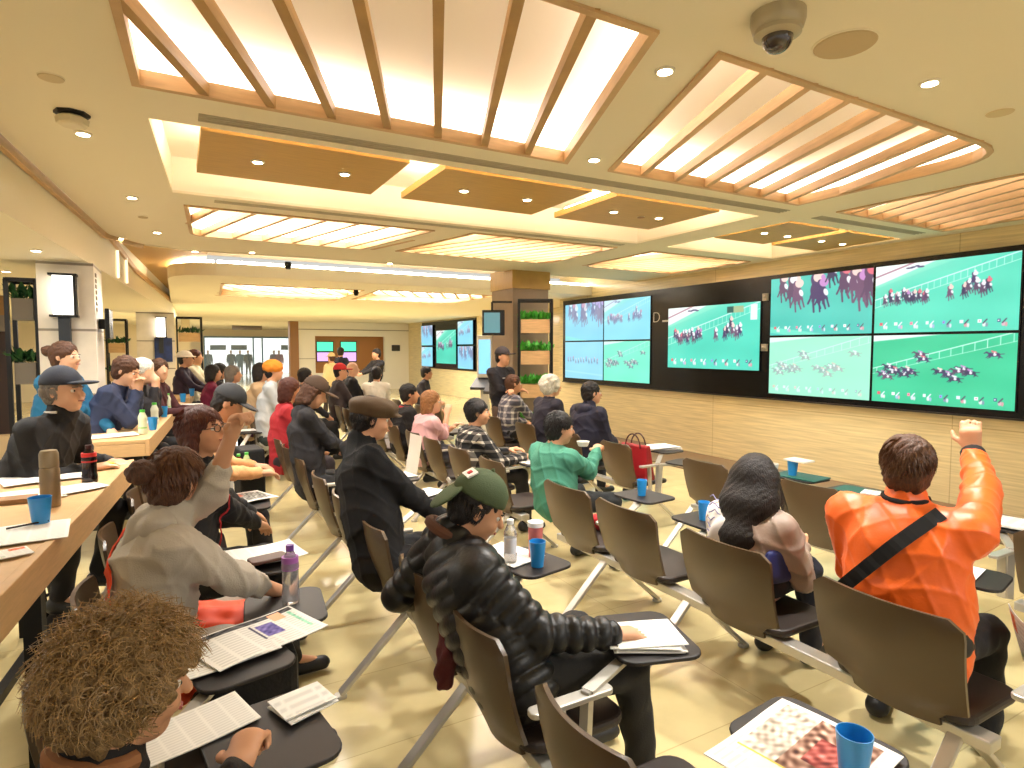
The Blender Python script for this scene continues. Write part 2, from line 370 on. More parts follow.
# screen wall
struct('wall_right', MB().box((WX, -3, 0), (WX+.15, 10.9, 3.3)), WOODWALL)
struct('wall_right.001', MB().box((WX+.15, 10.75, 0), (8.6, 10.9, 3.3)), WOODX)
struct('wall_right.002', MB().box((8.6, 10.9, 0), (8.75, 24.6, 3.0)), WOODWALL)
bz0, bz1 = BX(771, 399, WX-.06).z, BX(771, 275.5, WX-.06).z
yA = BX(563, 340, WX-.06).y
DISP = empty('display_panel', (WX-.03, yA, bz0), 'long black panel carrying the big screens on the wood wall', 'display panel')
MB().box((-.03, -(yA+1.5), 0), (.025, 0, bz1-bz0)).build('panel_board', BLACK, DISP)
MB().bar((-.035, -(yA+1.5), 0), (-.035, 0, 0), .02, .02).build('lower_edge', mat('edge_grey', (40, 36, 34), .4), DISP)
for pz in (.05, .75):
    tag(MB().box((-.02, -.04, -.05), (.02, .04, .05)).ball((-.03, 0, 0), .022).build('wall_sensor', mat('sensor', (150, 140, 125), .4), loc=(WX-.09, BX(766, 305, WX-.08).y, 2.45-pz)), 'small grey sensor on black panel left of big screens, %s' % ('upper' if pz < .1 else 'lower'), 'sensor')
# pillar
pc = B(500, 345, 0)
struct('wall_pillar', MB().box((4.55, 8.15, 0), (5.2, 8.85, 2.62)), mat('grey_wood_pillar', (150, 128, 104), .5, var=.06, bscale=4))
struct('wall_pillar.001', MB().box((4.53, 8.13, 2.62), (5.22, 8.87, 2.92)), OAKP)
# left pillars and what is on them
struct('wall_left', MB().box((-1.12, 7.0, 0), (-.68, 7.7, 2.5)), WHITEP)
struct('wall_left.001', MB().box((-.78, 15.6, 0), (-.05, 16.3, 2.5)), WHITEP)
def sconce(c, w, h, face, label):
    o = empty('wall_lamp', c, label, 'wall lamp')
    MB().box((-w/2, -.10, 0), (-w*.08, -.02, h)).box((-w*.05, -.10, 0), (w/2, -.02, h)).build('lamp_shade', mat('sconce_glow', (255, 248, 238), .4, emit=2.2), o)
    MB().box((-w/2-.03, -.12, -.02), (w/2+.03, 0, 0)).box((-w/2-.03, -.12, h), (w/2+.03, 0, h+.02)).box((w/2, -.12, 0), (w/2+.02, 0, h)).build('frame', BLACKM, o)
    MB().box((-.05, -.07, -h*.85), (.04, -.0, -.02)).build('stem', mat('dark_stem', (42, 48, 56), .4), o)
a = BY(53, 315, 6.98); b = BY(76, 277, 6.98); sconce(((a.x+b.x)/2, 6.99, a.z), b.x-a.x-.03, b.z-a.z, 0, 'glowing box wall lamp on the nearer white pillar at left')
a = BY(157, 337, 15.58); b = BY(165, 318, 15.58); sconce(((a.x+b.x)/2, 15.59, a.z), b.x-a.x, b.z-a.z, 0, 'small glowing wall lamp on the farther white pillar')
a = BY(155, 362, 15.57); b = BY(172, 338, 15.57)
tag(MB().box((a.x, 15.55, a.z), (b.x, 15.6, b.z)).build('poster', mat('poster_blue', (34, 58, 120), .4, var=.5, bscale=6)), 'dark blue poster below lamp on farther white pillar', 'poster')
mo = empty('wall_monitor', (-.68, 7.3, 1.78), 'small black monitor on the side of nearer white pillar', 'monitor')
MB().box((0.0, -.03, .1), (.1, .03, .2)).build('bracket', BLACKM, mo); MB().box((.06, -.16, 0), (.10, .22, .30)).build('body', BLACK, mo, bevel=.01)
lt = MB()
for i in range(7): lt.box((0, -.05+.012*(i % 2), i*.055), (.006, .04, i*.055+.035))
tag(lt.build('wall_lettering', mat('letter_brown', (110, 90, 60), .5), loc=(-.68, 7.15, 2.05)), 'vertical brown lettering on the side of the nearer white pillar', 'lettering')
def plants(mb, c, w, d, h, n, rnd):
    for i in range(n):
        bx = c[0]+rnd.uniform(-w/2, w/2); by = c[1]+rnd.uniform(-d/2, d/2); a = rnd.uniform(0, 6.28); l = rnd.uniform(.5, 1)*h; t = rnd.uniform(.2, .9)
        p = Vector((bx, by, c[2])); dirv = Vector((math.cos(a)*t, math.sin(a)*t, 1-t*.4))
        m_ = p+dirv*l*.6; e = p+dirv*l+Vector((0, 0, -l*.35*t)); s_ = Vector((-math.sin(a), math.cos(a), 0))*l*.13
        mb.add([p, m_-s_, e, m_+s_], [(0, 1, 2, 3)])
LEAF = mat('leaf_green', (70, 170, 55), .5); LEAFD = mat('leaf_dark', (30, 80, 34), .6)
def plant_rack(loc, w, d, h, shelves, label, boxm=OAK, leaf=LEAF, seed=3, dens=160):
    rnd = random.Random(seed); o = empty('plant_rack', loc, label, 'plant rack')
    fr = MB()
    for x in (0, w):
        for y in (0, d): fr.bar((x, y, 0), (x, y, h), .035, .035)
    for y in (0, d): fr.bar((0, y, h), (w, y, h), .035, .035)
    for x in (0, w): fr.bar((x, 0, h), (x, d, h), .035, .035)
    fr.build('frame', BLACKM, o)
    for z in shelves:
        pb = MB().box((.03, .02, z), (w-.03, d-.02, z+.2)).build('planter_box', boxm, o)
        mb = MB(); plants(mb, (w/2, d/2, z+.2), w*.9, d*.8, .22, dens, rnd); mb.build('foliage', leaf, pb)
    return o
p0 = BZ(519, 300, 8.9); p1 = BZ(552, 300, 8.9)
rz = math.atan2(p1.y-p0.y, p1.x-p0.x)
o = plant_rack((p0.x, p0.y, 0), (p1-p0).length, .3, p0.z, [1.92, 1.45, .95, .42], 'tall black plant rack with wooden planters against the wooden pillar'); o.rotation_euler.z = rz
plant_rack((-1.36, 7.1, 0), .22, .3, 2.32, [1.95, 1.35], 'black plant rack left of the nearer white pillar', mat('grey_box', (120, 110, 96), .6), LEAFD, 5, 90)
plant_rack((0.0, 15.7, 0), .5, .4, 2.4, [1.85, 1.3, .7], 'black plant rack right of the farther white pillar', OAK, LEAFD, 6, 90)
plant_rack((-1.3, 15.2, 0), .35, .4, 2.3, [1.6, 1.0], 'slim black plant rack left of the farther white pillar', OAK, LEAFD, 9, 90)
# monitor hanging on pillar
a = BZ(492, 322, 9.0)
mo = empty('pillar_monitor', (a.x, a.y, a.z-.2), 'small monitor hanging on the left side of wooden pillar', 'monitor', rz=-YAW)
MB().box((-.15, 0, 0), (.19, .06, .38)).build('case', BLACK, mo, bevel=.01); MB().box((-.12, -.004, .04), (.12, 0, .34)).build('screen', mat('small_screen', (70, 110, 120), .3, emit=.8), mo)
MB().bar((.0, .03, .38), (.0, .03, .5), .03, .03).bar((0, .03, .5), (.3, .03, .5), .03, .03).build('bracket', BLACKM, mo)
# far left dark room and back walls
struct('wall_back_left', MB().box((-9, 12, 0), (-2.3, 12.1, 1.95)), mat('dark_brown_wall', (46, 24, 16), .6))
struct('wall_back_left.001', MB().box((-9, 11.9, 1.95), (-2.3, 12.1, 2.2)), mat('taupe_band', (120, 110, 100), .6))
struct('wall_back_left.002', MB().box((-9, 11.9, 2.2), (-2.3, 12.1, 2.6)), mat('tan_band', (150, 112, 64), .6))
struct('trim_5', MB().box((-9, 11.7, 0), (-2.3, 12, .35)), mat('beige_plinth', (205, 180, 140), .6))
struct('wall_left_far', MB().box((-6, 24, 0), (0.4, 24.2, 2.75)), WALLC)
# exit front
YB = 36.0
e0 = BY(204, 338, YB); e1 = BY(290, 338, YB)
struct('wall_back', MB().box((-6, YB, 0), (e0.x, YB+.2, 2.9)).box((e1.x, YB, 0), (12, YB+.2, 2.9)).box((e0.x, YB, 2.35), (e1.x, YB+.2, 2.9)), WALLC)
struct('wall_outside', MB().box((e0.x-8, YB+9, -.05), (e1.x+8, YB+9.2, 5)).box((e0.x-8, YB+.3, -.08), (e1.x+8, YB+9, -.06)), mat('glowing_arcade', (235, 245, 250), .5, emit=1.3))  # wall and ground emit, standing in for brightness beyond the exit
wn = empty('glass_front', (e0.x, YB-.02, 0), 'bright glazed shop front at the far end of the hall', 'shop front')
gl = MB(); gl.box((0, 0, 0), (e1.x-e0.x, .01, 2.3)); gl.build('glass', mat('clear_glass', (225, 240, 245), .02, alpha=.25), wn)
fm = MB()
for px in (204, 253, 262, 290): x = BY(px, 338, YB).x-e0.x; fm.bar((x, -.01, 0), (x, -.01, 2.35), .08 if px not in (253, 262) else .2, .06)
fm.bar((0, -.01, 2.32), (e1.x-e0.x, -.01, 2.32), .06, .08); fm.build('frame', mat('steel_blue', (120, 150, 165), .4), wn)
for px0, px1 in ((210, 226), (231, 247), (281, 288)):
    a = BY(px0, 345, YB+3); b = BY(px1, 350, YB+3)
    tag(MB().box((a.x, YB+3, b.z), (b.x, YB+3.05, a.z)).build('hanging_sign', mat('sign_teal', (60, 95, 120), .5)), 'dark teal sign board outside the far glass front, %s' % {210: 'leftmost', 231: 'middle', 281: 'rightmost'}[px0], 'sign')
a = BY(232, 323, 30); b = BY(262, 330, 30)
hs = empty('hanging_board', (a.x, 30, b.z), 'brown board hanging from the ceiling before the far exit', 'sign')
MB().box((0, 0, 0), (b.x-a.x, .08, a.z-b.z)).build('board', mat('sign_brown', (96, 84, 66), .5), hs); MB().bar(((b.x-a.x)/2, .04, a.z-b.z), ((b.x-a.x)/2, .04, 2.75-b.z), .05, .05).build('rod', BLACKM, hs)
# service wall
YS = 24.5
xs0, xs1 = BY(298, 330, YS).x, 8.6
def ys(px, py): p = BY(px, py, YS); return p.x, p.z
n0, n1 = ys(315, 336), ys(385, 372); m0, m1 = ys(409, 336), ys(414, 370)
sw = MB(); zt = 3.05
sw.box((xs0, YS, 0), (n0[0], YS+.2, zt)).box((n0[0], YS, n0[1]), (n1[0], YS+.2, zt)).box((n0[0], YS, 0), (n1[0], YS+.2, n1[1])).box((n1[0], YS, 0), (m0[0], YS+.2, zt)).box((m0[0], YS, m0[1]), (xs1, YS+.2, zt)).box((m0[0], YS, 0), (xs1, YS+.2, m1[1]))
struct('wall_service', sw, mat('service_white', (240, 232, 214), .5))
struct('wall_service.001', MB().box((n0[0]-.3, YS+.8, 0), (xs1, YS+.9, zt)), mat('niche_wood', (184, 124, 62), .5))
struct('trim_6', MB().box((xs0-.32, YS-.1, 0), (xs0, YS+.3, 2.75)), mat('door_wood', (150, 105, 60), .5))
struct('trim_7', MB().bar((xs0, YS-.02, 2.45), (xs1, YS-.02, 2.45), .02, .03).bar((xs0, YS-.02, 1.3), (n0[0], YS-.02, 1.3), .02, .02), mat('groove', (150, 135, 110), .6))
for k, (px0, px1) in enumerate(((317, 333), (341, 356))):
    a = BY(px0, 342, YS+.73); b = BY(px1, 351, YS+.73); c = BY(px1, 361, YS+.73)
    o = empty('niche_screen', (a.x, YS+.73, c.z), 'small green and violet screen in the far wood niche, %s of two' % ('left' if k == 0 else 'right'), 'screen')
    MB().box((-.03, .01, -.03), (b.x-a.x+.03, .06, a.z-c.z+.03)).build('case', BLACK, o)
    MB().box((0, 0, b.z-c.z), (b.x-a.x, .01, a.z-c.z)).build('upper_picture', mat('pic_green', (70, 215, 165), .5, emit=1), o)
    MB().box((0, 0, 0), (b.x-a.x, .01, b.z-c.z-.06)).build('lower_picture', mat('pic_violet', (190, 150, 215), .5, emit=1), o)
a = BY(392, 345, YS-.05); b = BY(400, 351, YS-.05)
tag(MB().box((a.x, YS-.05, b.z), (b.x, YS, a.z)).build('wall_plaque', mat('plaque', (50, 46, 42), .5)), 'small dark plaque on the white service wall', 'plaque')
# ceiling fittings
def downlight(px, py, z, lb):
    p = B(px, py, z); o = empty('downlight', p, lb, 'downlight', 'small round downlights')
    MB().lathe([(.044, .002), (.044, -.006), (.034, -.01)], 18).build('ring', MC['ring'], o); MB().lathe([(.001, -.011), (.032, -.011)], 18).build('lens', DL, o); return p
for px, py, lb, e in ((83, 133, 'small round downlight beside the ceiling sensor at upper left', 40), (665, 70, 'small round downlight between the two nearest slatted recesses', 45), (930, 82, 'small round downlight in plain ceiling right of the dome camera', 60),
        (594, 159, 'small round downlight at corner of nearest slatted recess', 30), (132, 197, 'small round downlight in left ceiling strip, nearer of two pairs', 30), (157, 232, 'small round downlight in left ceiling strip just before recess', 25)):
    p = downlight(px, py, CZ, lb); spot('downlight_spot', (p.x, p.y, CZ-.04), e*2.5)
for px, py, lb in ((120, 238, 'tiny downlight by the wood trim at far left ceiling corner'), (195, 251, 'tiny downlight before the far light strip'), (252, 252, 'tiny downlight in band before the far island'), (390, 263, 'tiny downlight in the ceiling band left of wooden pillar')):
    downlight(px, py, CZ, lb)
for px, py, lb in ((36, 250, 'small downlight in lower left soffit, nearer'), (6, 271, 'small downlight at edge of lower left soffit')): downlight(px, py, 2.5, lb)
def disc(px, py, r, col, lb, nm='ceiling_disc', cat='ceiling fitting', lines=True):
    p = B(px, py, CZ); o = empty(nm, p, lb, cat)
    MB().lathe([(r, .002), (r, -.004), (r*.96, -.008), (.001, -.008)], 28).build('cover', mat('disc_'+nm+str(px), col, .6, bump=.2, bscale=300), o)
    MB().lathe([(r*1.06, .001), (r*1.06, -.003), (r*.99, -.004)], 28).build('rim', CEIL, o)
disc(845, 44, .115, (196, 172, 130), 'large round ceiling speaker grille right of the dome camera', 'ceiling_speaker', 'speaker')
disc(51, 77, .05, (212, 192, 150), 'small blank disc on ceiling above left sensor')
disc(143, 217, .04, (190, 170, 130), 'small round disc in left ceiling strip')
disc(1000, 112, .06, (214, 194, 150), 'round blank cover in ceiling near upper right edge')
disc(641, 217, .035, (160, 120, 70), 'tiny sensor on third wood ceiling panel')
p = B(778, 14, CZ); o = empty('dome_camera', p, 'grey dome security camera hanging from ceiling at top right', 'security camera')
MB().lathe([(.095, .0), (.095, -.03), (.088, -.055), (.082, -.06), (.082, -.075), (.06, -.085), (.001, -.085)], 28).build('housing', mat('cam_grey', (178, 166, 138), .35, metal=.2), o, smooth=True)
MB().ball((0, 0, -.085), (.055, .055, .055), 20, 12).build('dome', mat('smoked_dome', (60, 48, 44), .08, coat=1), o, smooth=True)
p = B(72, 113, CZ); o = empty('ceiling_sensor', p, 'white octagonal detector on ceiling at upper left', 'detector')
MB().lathe([(.08, 0), (.08, -.012), (.05, -.016)], 8).build('base', BLACKM, o); MB().lathe([(.05, -.016), (.075, -.03), (.07, -.06), (.055, -.068), (.001, -.068)], 8).build('cover', mat('sensor_white', (225, 212, 178), .5), o)
for px, py in ((356, 290), (288, 262)):
    p = B(px, py, 2.73 if px == 356 else CZ); tag(MB().lathe([(.04, 0), (.05, -.05), (.03, -.1), (.001, -.1)], 12).build('ceiling_detector', BLACKM, loc=p), 'small dark detector hanging under ceiling, %s' % ('far island' if px == 356 else 'near the light strip'), 'detector')
# extra area lamps inside the luminous coffers, then added fill areas
for i, (c, w, h, pw) in enumerate((((1.2, 6.6), 1.8, 1.1, 45), ((3.6, 6.6), 1.8, 1.1, 45), ((6.1, 6.6), 1.4, 1.1, 30), ((2.0, 12), 2, 2, 110), ((4.5, 12), 2, 2, 110))):
    area('coffer_light', (c[0], c[1], (CZ if i < 3 else 2.75)+.2), w, h, pw)
for x, y, p_ in ((1.5, 18, 160), (5.5, 18, 160), (2, 28, 160), (-4, 9, 60), (-3.5, 4, 30), (3, -1.5, 60), (-3, 16, 90), (-1.8, 5.0, 30)): area('added_fill_area', (x, y, 2.74 if y > 9 and x > 0 else (2.49 if x < 0 else 2.88)), 1.2, .6, p_)  # fill lamps added to brighten hall and left side, no fittings there
# ================================================================= seats, desks, small things
def shell(w, x_top, z_top, x_bot, z_bot, th=.014, curve=.05):
    nu, nv = 14, 14; fr, bk = [], []
    for j in range(nv+1):
        t = j/nv
        z = z_bot+(z_top-z_bot)*t; x = x_bot+(x_top-x_bot)*t-.02*math.sin(math.pi*t)
        hw = w/2*(.93+.07*t)
        r = .05; dt = (z_top-z)
        if dt < r: hw -= r-math.sqrt(max(0, r*r-(r-dt)**2))
        if t < .12: hw *= .62
        elif t < .2: hw *= .62+.38*(t-.12)/.08
        for i in range(nu+1):
            u = -1+2*i/nu; y = hw*u; xx = x+curve*(1-0)*(u*u)*.7
            fr.append((xx+th, y, z)); bk.append((xx, y, z))
    mb = MB(); n = len(fr); vs = fr+bk; fs = []
    id_ = lambda i, j: j*(nu+1)+i
    for j in range(nv):
        for i in range(nu):
            a, b, c, d = id_(i, j), id_(i+1, j), id_(i+1, j+1), id_(i, j+1)
            fs.append((a, b, c, d)); fs.append((d+n, c+n, b+n, a+n))
    edge = [id_(i, 0) for i in range(nu+1)]+[id_(nu, j) for j in range(1, nv+1)]+[id_(i, nv) for i in range(nu-1, -1, -1)]+[id_(0, j) for j in range(nv-1, 0, -1)]
    for k in range(len(edge)): a, b = edge[k], edge[(k+1) % len(edge)]; fs.append((b, a, a+n, b+n))
    return mb.add(vs, fs)
SH = {}; TZ = .661
def bank(x, ys, label, w=.46, arms=(), legs=None, tabs=(), rot=0, group='linked seat banks', zt=.80, plain=False):
    y0, y1 = min(ys)-w/2-.03, max(ys)+w/2+.03; ym = (y0+y1)/2
    o = empty('seat_bank', (x, ym, 0), label, 'linked seats', group, rot)
    MB().box((.17, y0-ym, .34), (.25, y1-ym, .385)).build('beam', ALU, o, bevel=.006)
    for y in ys:
        k = ('b', w, zt)
        if k not in SH:
            SH[k] = shell(w, 0, zt, .12, .37); a = SH[k].build('backrest', SHELL, o, smooth=True); SH[k] = a.data; a.location = (0, y-ym, 0)
            st = MB(); st.prism(rrect(.34, 0, .40, w*.92, .07), .40, .435); a = st.build('seat', SEATM, o, bevel=.012); SH['s', w, zt] = a.data; a.location = (0, y-ym, 0)
        else:
            link('backrest', SH[k], None, o, (0, y-ym, 0)); a = link('seat', SH['s', w, zt], None, o, (0, y-ym, 0))
            b = a.modifiers.new('b', 'BEVEL'); b.width = .012; b.segments = 2
        if not plain: MB().box((.15, -.1, .365), (.42, .1, .40)).build('seat_bracket', BLACKM, o, loc=(0, y-ym, 0))
    for y in (legs if legs is not None else ([ys[0]+.24, ys[-1]-.24] if len(ys) > 1 else [ys[0]-.1, ys[0]+.1])):
        yy = y-ym
        for sx, ex in ((.19, -.16), (.23, .62)):
            MB().bar((sx, yy, .36), (ex, yy, .02), .05, .022, up=(0, 1, 0) if 0 else (1, 0, 0)).prism(rrect(ex, yy, .06, .05, .02), 0, .02).build('leg', ALU, o, bevel=.005)
    for y in arms:
        yy = y-ym
        MB().bar((.22, yy, .37), (.20, yy, .60), .045, .014, up=(1, 0, 0)).prism(rrect(.24, yy, .30, .05, .02), .60, .618).build('armrest', ALU, o, bevel=.004)
    for (tx, ty, r, ty_arm) in tabs:
        t = MB(); t.prism(rrect(0, 0, .30, .36, .06, 0), 0, .014); t = t.build('writing_tablet', DARKT, o, bevel=.004); t.location = (tx-x, ty-ym, .645); t.rotation_euler.z = r
        d = Vector((x+.3-tx, ty_arm-ty, 0)); d.rotate(Matrix.Rotation(-r, 3, 'Z'))
        MB().bar((0, 0, -.012), (d.x, d.y, -.025), .04, .014).bar((d.x, d.y, -.02), (d.x*1.05, d.y*1.05, -.29), .03, .03).build('tablet_arm', ALU, t)
    return o
bank(2.13, [3.19, 2.61, 1.91, 1.19], 'bank of linked brown seats behind the long-haired woman and the orange jacket', w=.53, arms=[.80, 2.92], legs=[2.95, 2.25, 1.0], tabs=[(2.82, 3.17, .1, 2.92), (2.74, 2.52, 0, 2.3), (3.1, 1.36, .2, 1.5)])
bank(2.13, [.32], 'linked brown seat at the right edge next to the orange jacket man', arms=[.62], legs=[.1])
bank(2.13, [5.55, 4.9, 4.25], 'bank of brown seats under the dark plaid shirt', legs=[5.5, 4.2], arms=[4.58], tabs=[(2.80, 4.62, 0, 4.6)])
bank(2.13, [7.5, 6.8, 6.1], 'bank of brown seats under the pink shirt', legs=[7.5, 6.1], arms=[5.85])
bank(.78, [2.28, 1.74, 1.13], 'bank of linked brown seats under the black puffer jacket', w=.44, arms=[1.46, 2.02], legs=[2.1, 1.42], tabs=[(1.43, 1.60, -.3, 1.46), (1.45, 2.45, .2, 2.1), (1.42, .93, .1, .9)])
bank(.80, [4.3, 3.65, 2.98], 'bank of linked brown seats under the flat cap man', w=.46, arms=[4.0, 3.35], legs=[4.25, 3.65, 2.85], tabs=[(1.5, 3.9, 0, 3.4), (1.5, 4.6, 0, 4.1)])
bank(.80, [6.3, 5.7, 5.1], 'bank of brown seats under the red-haired woman and the dark cap', arms=[4.8], legs=[6.2, 5.1])
bank(.80, [8.9, 8.3], 'bank of brown seats on the aisle under the orange headwrap', legs=[8.9, 8.2])
bank(3.55, [3.35, 2.45], 'bank of brown seats in front of the long-haired woman, facing the wood wall', legs=[3.6, 2.2], tabs=[(4.33, 3.03, .0, 2.9), (4.25, 2.52, .0, 2.2)])
bank(3.55, [1.12], 'brown seat at right picture edge beyond the raised orange arm', legs=[.9], arms=[1.45], tabs=[(4.2, 1.65, 0, 1.45)])
bank(3.55, [5.25, 4.45], 'bank of brown seats holding the red handbag', legs=[5.3, 4.2], arms=[4.15], tabs=[(4.28, 4.55, .1, 4.15), (4.0, 3.9, .2, 4.1)])
bank(3.55, [7.0, 6.15], 'bank of brown seats under the grey plaid shirt and white hair', legs=[7.1, 5.9], tabs=[(4.2, 6.6, 0, 6.6)])
bank(2.13, [9.6, 9.0, 8.4, 7.9], 'bank of brown seats in the middle of the hall under the red cap', legs=[9.5, 8.1], plain=True)
bank(3.3, [10.2, 9.6, 9.0, 8.4], 'bank of empty brown seats in front of the standing man in black', legs=[10, 8.6], plain=True)
bank(-.38, [1.98], 'brown seat beside the newspaper tablet behind the curly head', legs=[1.85], tabs=[(B(235, 655, TZ).x, B(235, 655, TZ).y, .25, 1.8)], w=.44)
bank(-.42, [1.2], 'brown seat the curly-haired person sits on, lower left corner', legs=[1.35], tabs=[(B(268, 736, TZ).x, B(268, 736, TZ).y, .15, 1.5)], w=.46)
bank(-.36, [3.45, 2.62], 'bank of brown seats under the grey hoodie and orange strap', legs=[3.2, 2.4], tabs=[(B(255, 562, TZ).x, B(255, 562, TZ).y, -.1, 3.0), (B(285, 606, TZ).x, B(285, 606, TZ).y, -.1, 2.3), (B(246, 503, TZ).x, B(246, 503, TZ).y, -.1, 3.8)], w=.46)
bank(-.3, [4.9, 4.3], 'bank of brown seats under the peach jacket', legs=[4.7], w=.46)
bank(-.1, [9.3, 8.6, 8.0], 'bank of brown seats at left aisle under the maroon coat', legs=[9.2, 8.1], plain=True)
bank(.12, [7.9, 7.2, 6.5], 'bank of brown seats with paper covered tablets along the left aisle', legs=[7.8, 6.5], tabs=[(B(250, 431, TZ).x, B(250, 431, TZ).y, 0, 6.2), (B(249, 421, TZ).x, B(249, 421, TZ).y, 0, 6.9), (B(248, 413, TZ).x, B(248, 413, TZ).y, 0, 7.6)])
# desks on the left
def desk(corner_near, corner_far, depth, label, z=.98, fh=.13):
    a = Vector((*corner_near, 0)); b = Vector((*corner_far, 0)); d = (b-a); L = d.length; an = math.atan2(d.y, d.x)
    o = empty('high_desk', a, label, 'high desk', 'high oak desks along the left aisle', an)
    MB().box((0, 0, z-.03), (L, depth, z)).build('desktop', DESKW, o, bevel=.004)
    MB().box((0, -.03, z-fh), (L, 0, z+.003)).box((0, 0, z-fh), (.03, depth, z-.032)).box((L-.03, 0, z-fh), (L, depth, z-.032)).build('apron', DESKW, o, bevel=.004)
    for x in ((.35, L*.5, L-.12) if L > 2 else (.1, L-.12)):
        for y in (.09, depth-.1): MB().bar((x, y, 0), (x, y, z-.032), .06, .06).build('leg', BLACKM, o)
    MB().bar((.2, .3, .22), (L-.2, .3, .22), .04, .04).build('foot_rail', BLACKM, o)
    return o
desk((-.56, 1.3), (-.29, 4.46), .62, 'nearest high oak desk at left with thermos, cola bottle and papers')
desk((-.24, 5.42), (.03, 9.05), .75, 'second high oak desk with green capped bottles and blue cups')
desk((.1, 9.7), (.2, 11.5), .7, 'farthest high oak desk beyond the second, people in white hats behind it')
# small things
def cup(p, label, h=.115, r=.038, m=None, grp='blue plastic cups', fill=None):
    o = MB().lathe([(r*.72, 0), (r, h), (r*.94, h), (r*.67, .004), (.001, .004)], 20).build('cup', m or BLUECUP, smooth=True, loc=p)
    return tag(o, label, 'cup', grp)
def bottle(p, label, h=.2, r=.032, body=(235, 240, 225), cap=(90, 190, 70), lab=(245, 250, 240), trans=.6, labz=(.25, .6), capw=.45, group=None, fillc=None):
    o = empty('bottle', p, label, 'bottle', group)
    nm = 'bot%d_%d_%d' % body
    MB().lathe([(r*.9, 0), (r, .01), (r, h*.22), (r*.93, h*.25), (r*.93, h*.58), (r, h*.62), (r*.95, h*.72), (r*capw, h*.9), (r*capw, h*.92)], 18).build('body', mat(nm, body, .15, trans=trans), o, smooth=True)
    MB().lathe([(r*capw*1.15, h*.9), (r*capw*1.15, h), (.001, h)], 16).build('cap', mat('cap%d_%d_%d' % cap, cap, .4), o, smooth=True)
    MB().lathe([(r*.96, h*labz[0]), (r*.96, h*labz[1])], 18).build('bottle_label', mat('lab%d_%d_%d' % lab, lab, .5), o, smooth=True)
    return o
def print_grid(w, h, fn, name, parent=None, n=(48, 36), wav=.004, seed=1, m=None, loc=None, rz=0, label=None, cat=None, group=None, thick=.003, kind=None):
    nx, ny = n; rng = np.random.default_rng(seed); ph = rng.uniform(0, 6, 4)
    xs = np.linspace(-w/2, w/2, nx+1); ys = np.linspace(-h/2, h/2, ny+1)
    X, Y = np.meshgrid(xs, ys); Z = wav*(np.sin(X*14+ph[0])+np.sin(Y*11+ph[1]))+wav*2+.001
    v = np.stack([X, Y, Z], -1).reshape(-1, 3); c = fn(X/w+.5, Y/h+.5, rng).reshape(-1, 3)
    v = np.concatenate([v, v-[0, 0, thick]]); N = (nx+1)*(ny+1); c = np.concatenate([c, c])
    f = []
    for j in range(ny):
        for i in range(nx):
            a = j*(nx+1)+i; f.append((a, a+1, a+nx+2, a+nx+1)); f.append((a+N+nx+1, a+N+nx+2, a+N+1, a+N))
    for i in range(nx): f.append((i+1, i, i+N, i+1+N)); a = ny*(nx+1)+i; f.append((a, a+1, a+1+N, a+N))
    for j in range(ny): a = j*(nx+1); f.append((a, a+nx+1, a+nx+1+N, a+N)); a += nx; f.append((a+nx+1, a, a+N, a+nx+1+N))
    me = bpy.data.meshes.new(name); me.from_pydata(v.tolist(), [], f)
    col = me.color_attributes.new('picture', 'FLOAT_COLOR', 'POINT'); cc = np.ones((len(v), 4), np.float32); cc[:, :3] = ((c/255.+.055)/1.055)**2.4
    col.data.foreach_set('color', cc.ravel())
    o = link(name, me, m or attr_mat('printed_paper', 0, .75), parent, loc); o.rotation_euler.z = rz
    if label: tag(o, label, cat, group)
    return o
def news_fn(style):
    def f(U, V, rng):
        c = np.ones(U.shape+(3,))*[238, 236, 230]
        line = (np.sin(V*95+.3) > .1) & ((np.abs((U*5) % 1-.5) < .42)) & (U > .04) & (U < .96) & (V > .05) & (V < .95)
        c[line] = [214, 212, 207]
        def rect(u0, v0, u1, v1, col, noise=0):
            m_ = (U > u0) & (U < u1) & (V > v0) & (V < v1); k = np.array(col, float)
            
            if noise: zz = sum(np.sin(U*a_+V*b_+c_) for a_, b_, c_ in rng.uniform(-100, 100, (16, 3)))/3.2; c[m_] = k+zz[m_][:, None]*noise*.8
            else: c[m_] = k
        if style == 'form':
            rect(.02, .86, .98, .97, (70, 70, 74), 30); rect(.55, .35, .72, .75, (105, 95, 165), 20); rect(.50, .3, .53, .8, (60, 60, 90)); rect(.74, .70, .86, .95, (238, 178, 140)); rect(.9, .2, .94, .85, (150, 210, 180), 20)
        elif style == 'photo':
            rect(.3, .12, .95, .92, (150, 110, 90), 55); rect(.3, .6, .95, .92, (215, 200, 185), 40); rect(.03, .1, .27, .45, (190, 225, 225)); rect(.03, .5, .27, .75, (200, 225, 222)); rect(.28, .1, .3, .92, (225, 195, 80)); rect(.45, .2, .75, .5, (165, 70, 60), 45)
        elif style == 'dark':
            rect(.05, .1, .95, .9, (120, 118, 112), 60); rect(.1, .6, .5, .85, (190, 90, 60), 30)
        elif style == 'ad':
            rect(.55, .7, .95, .95, (225, 110, 60), 30); rect(.1, .1, .4, .3, (200, 205, 190))
        return np.clip(c, 0, 255)
    return f
def paper(p, w, h, rz, label, style='plain', wav=.002, cat='paper', nm='paper_sheet', grp=None, seed=1, n=(40, 30)):
    return print_grid(w, h, news_fn(style), nm, None, n, wav, seed, None, p, rz, label, cat, grp)
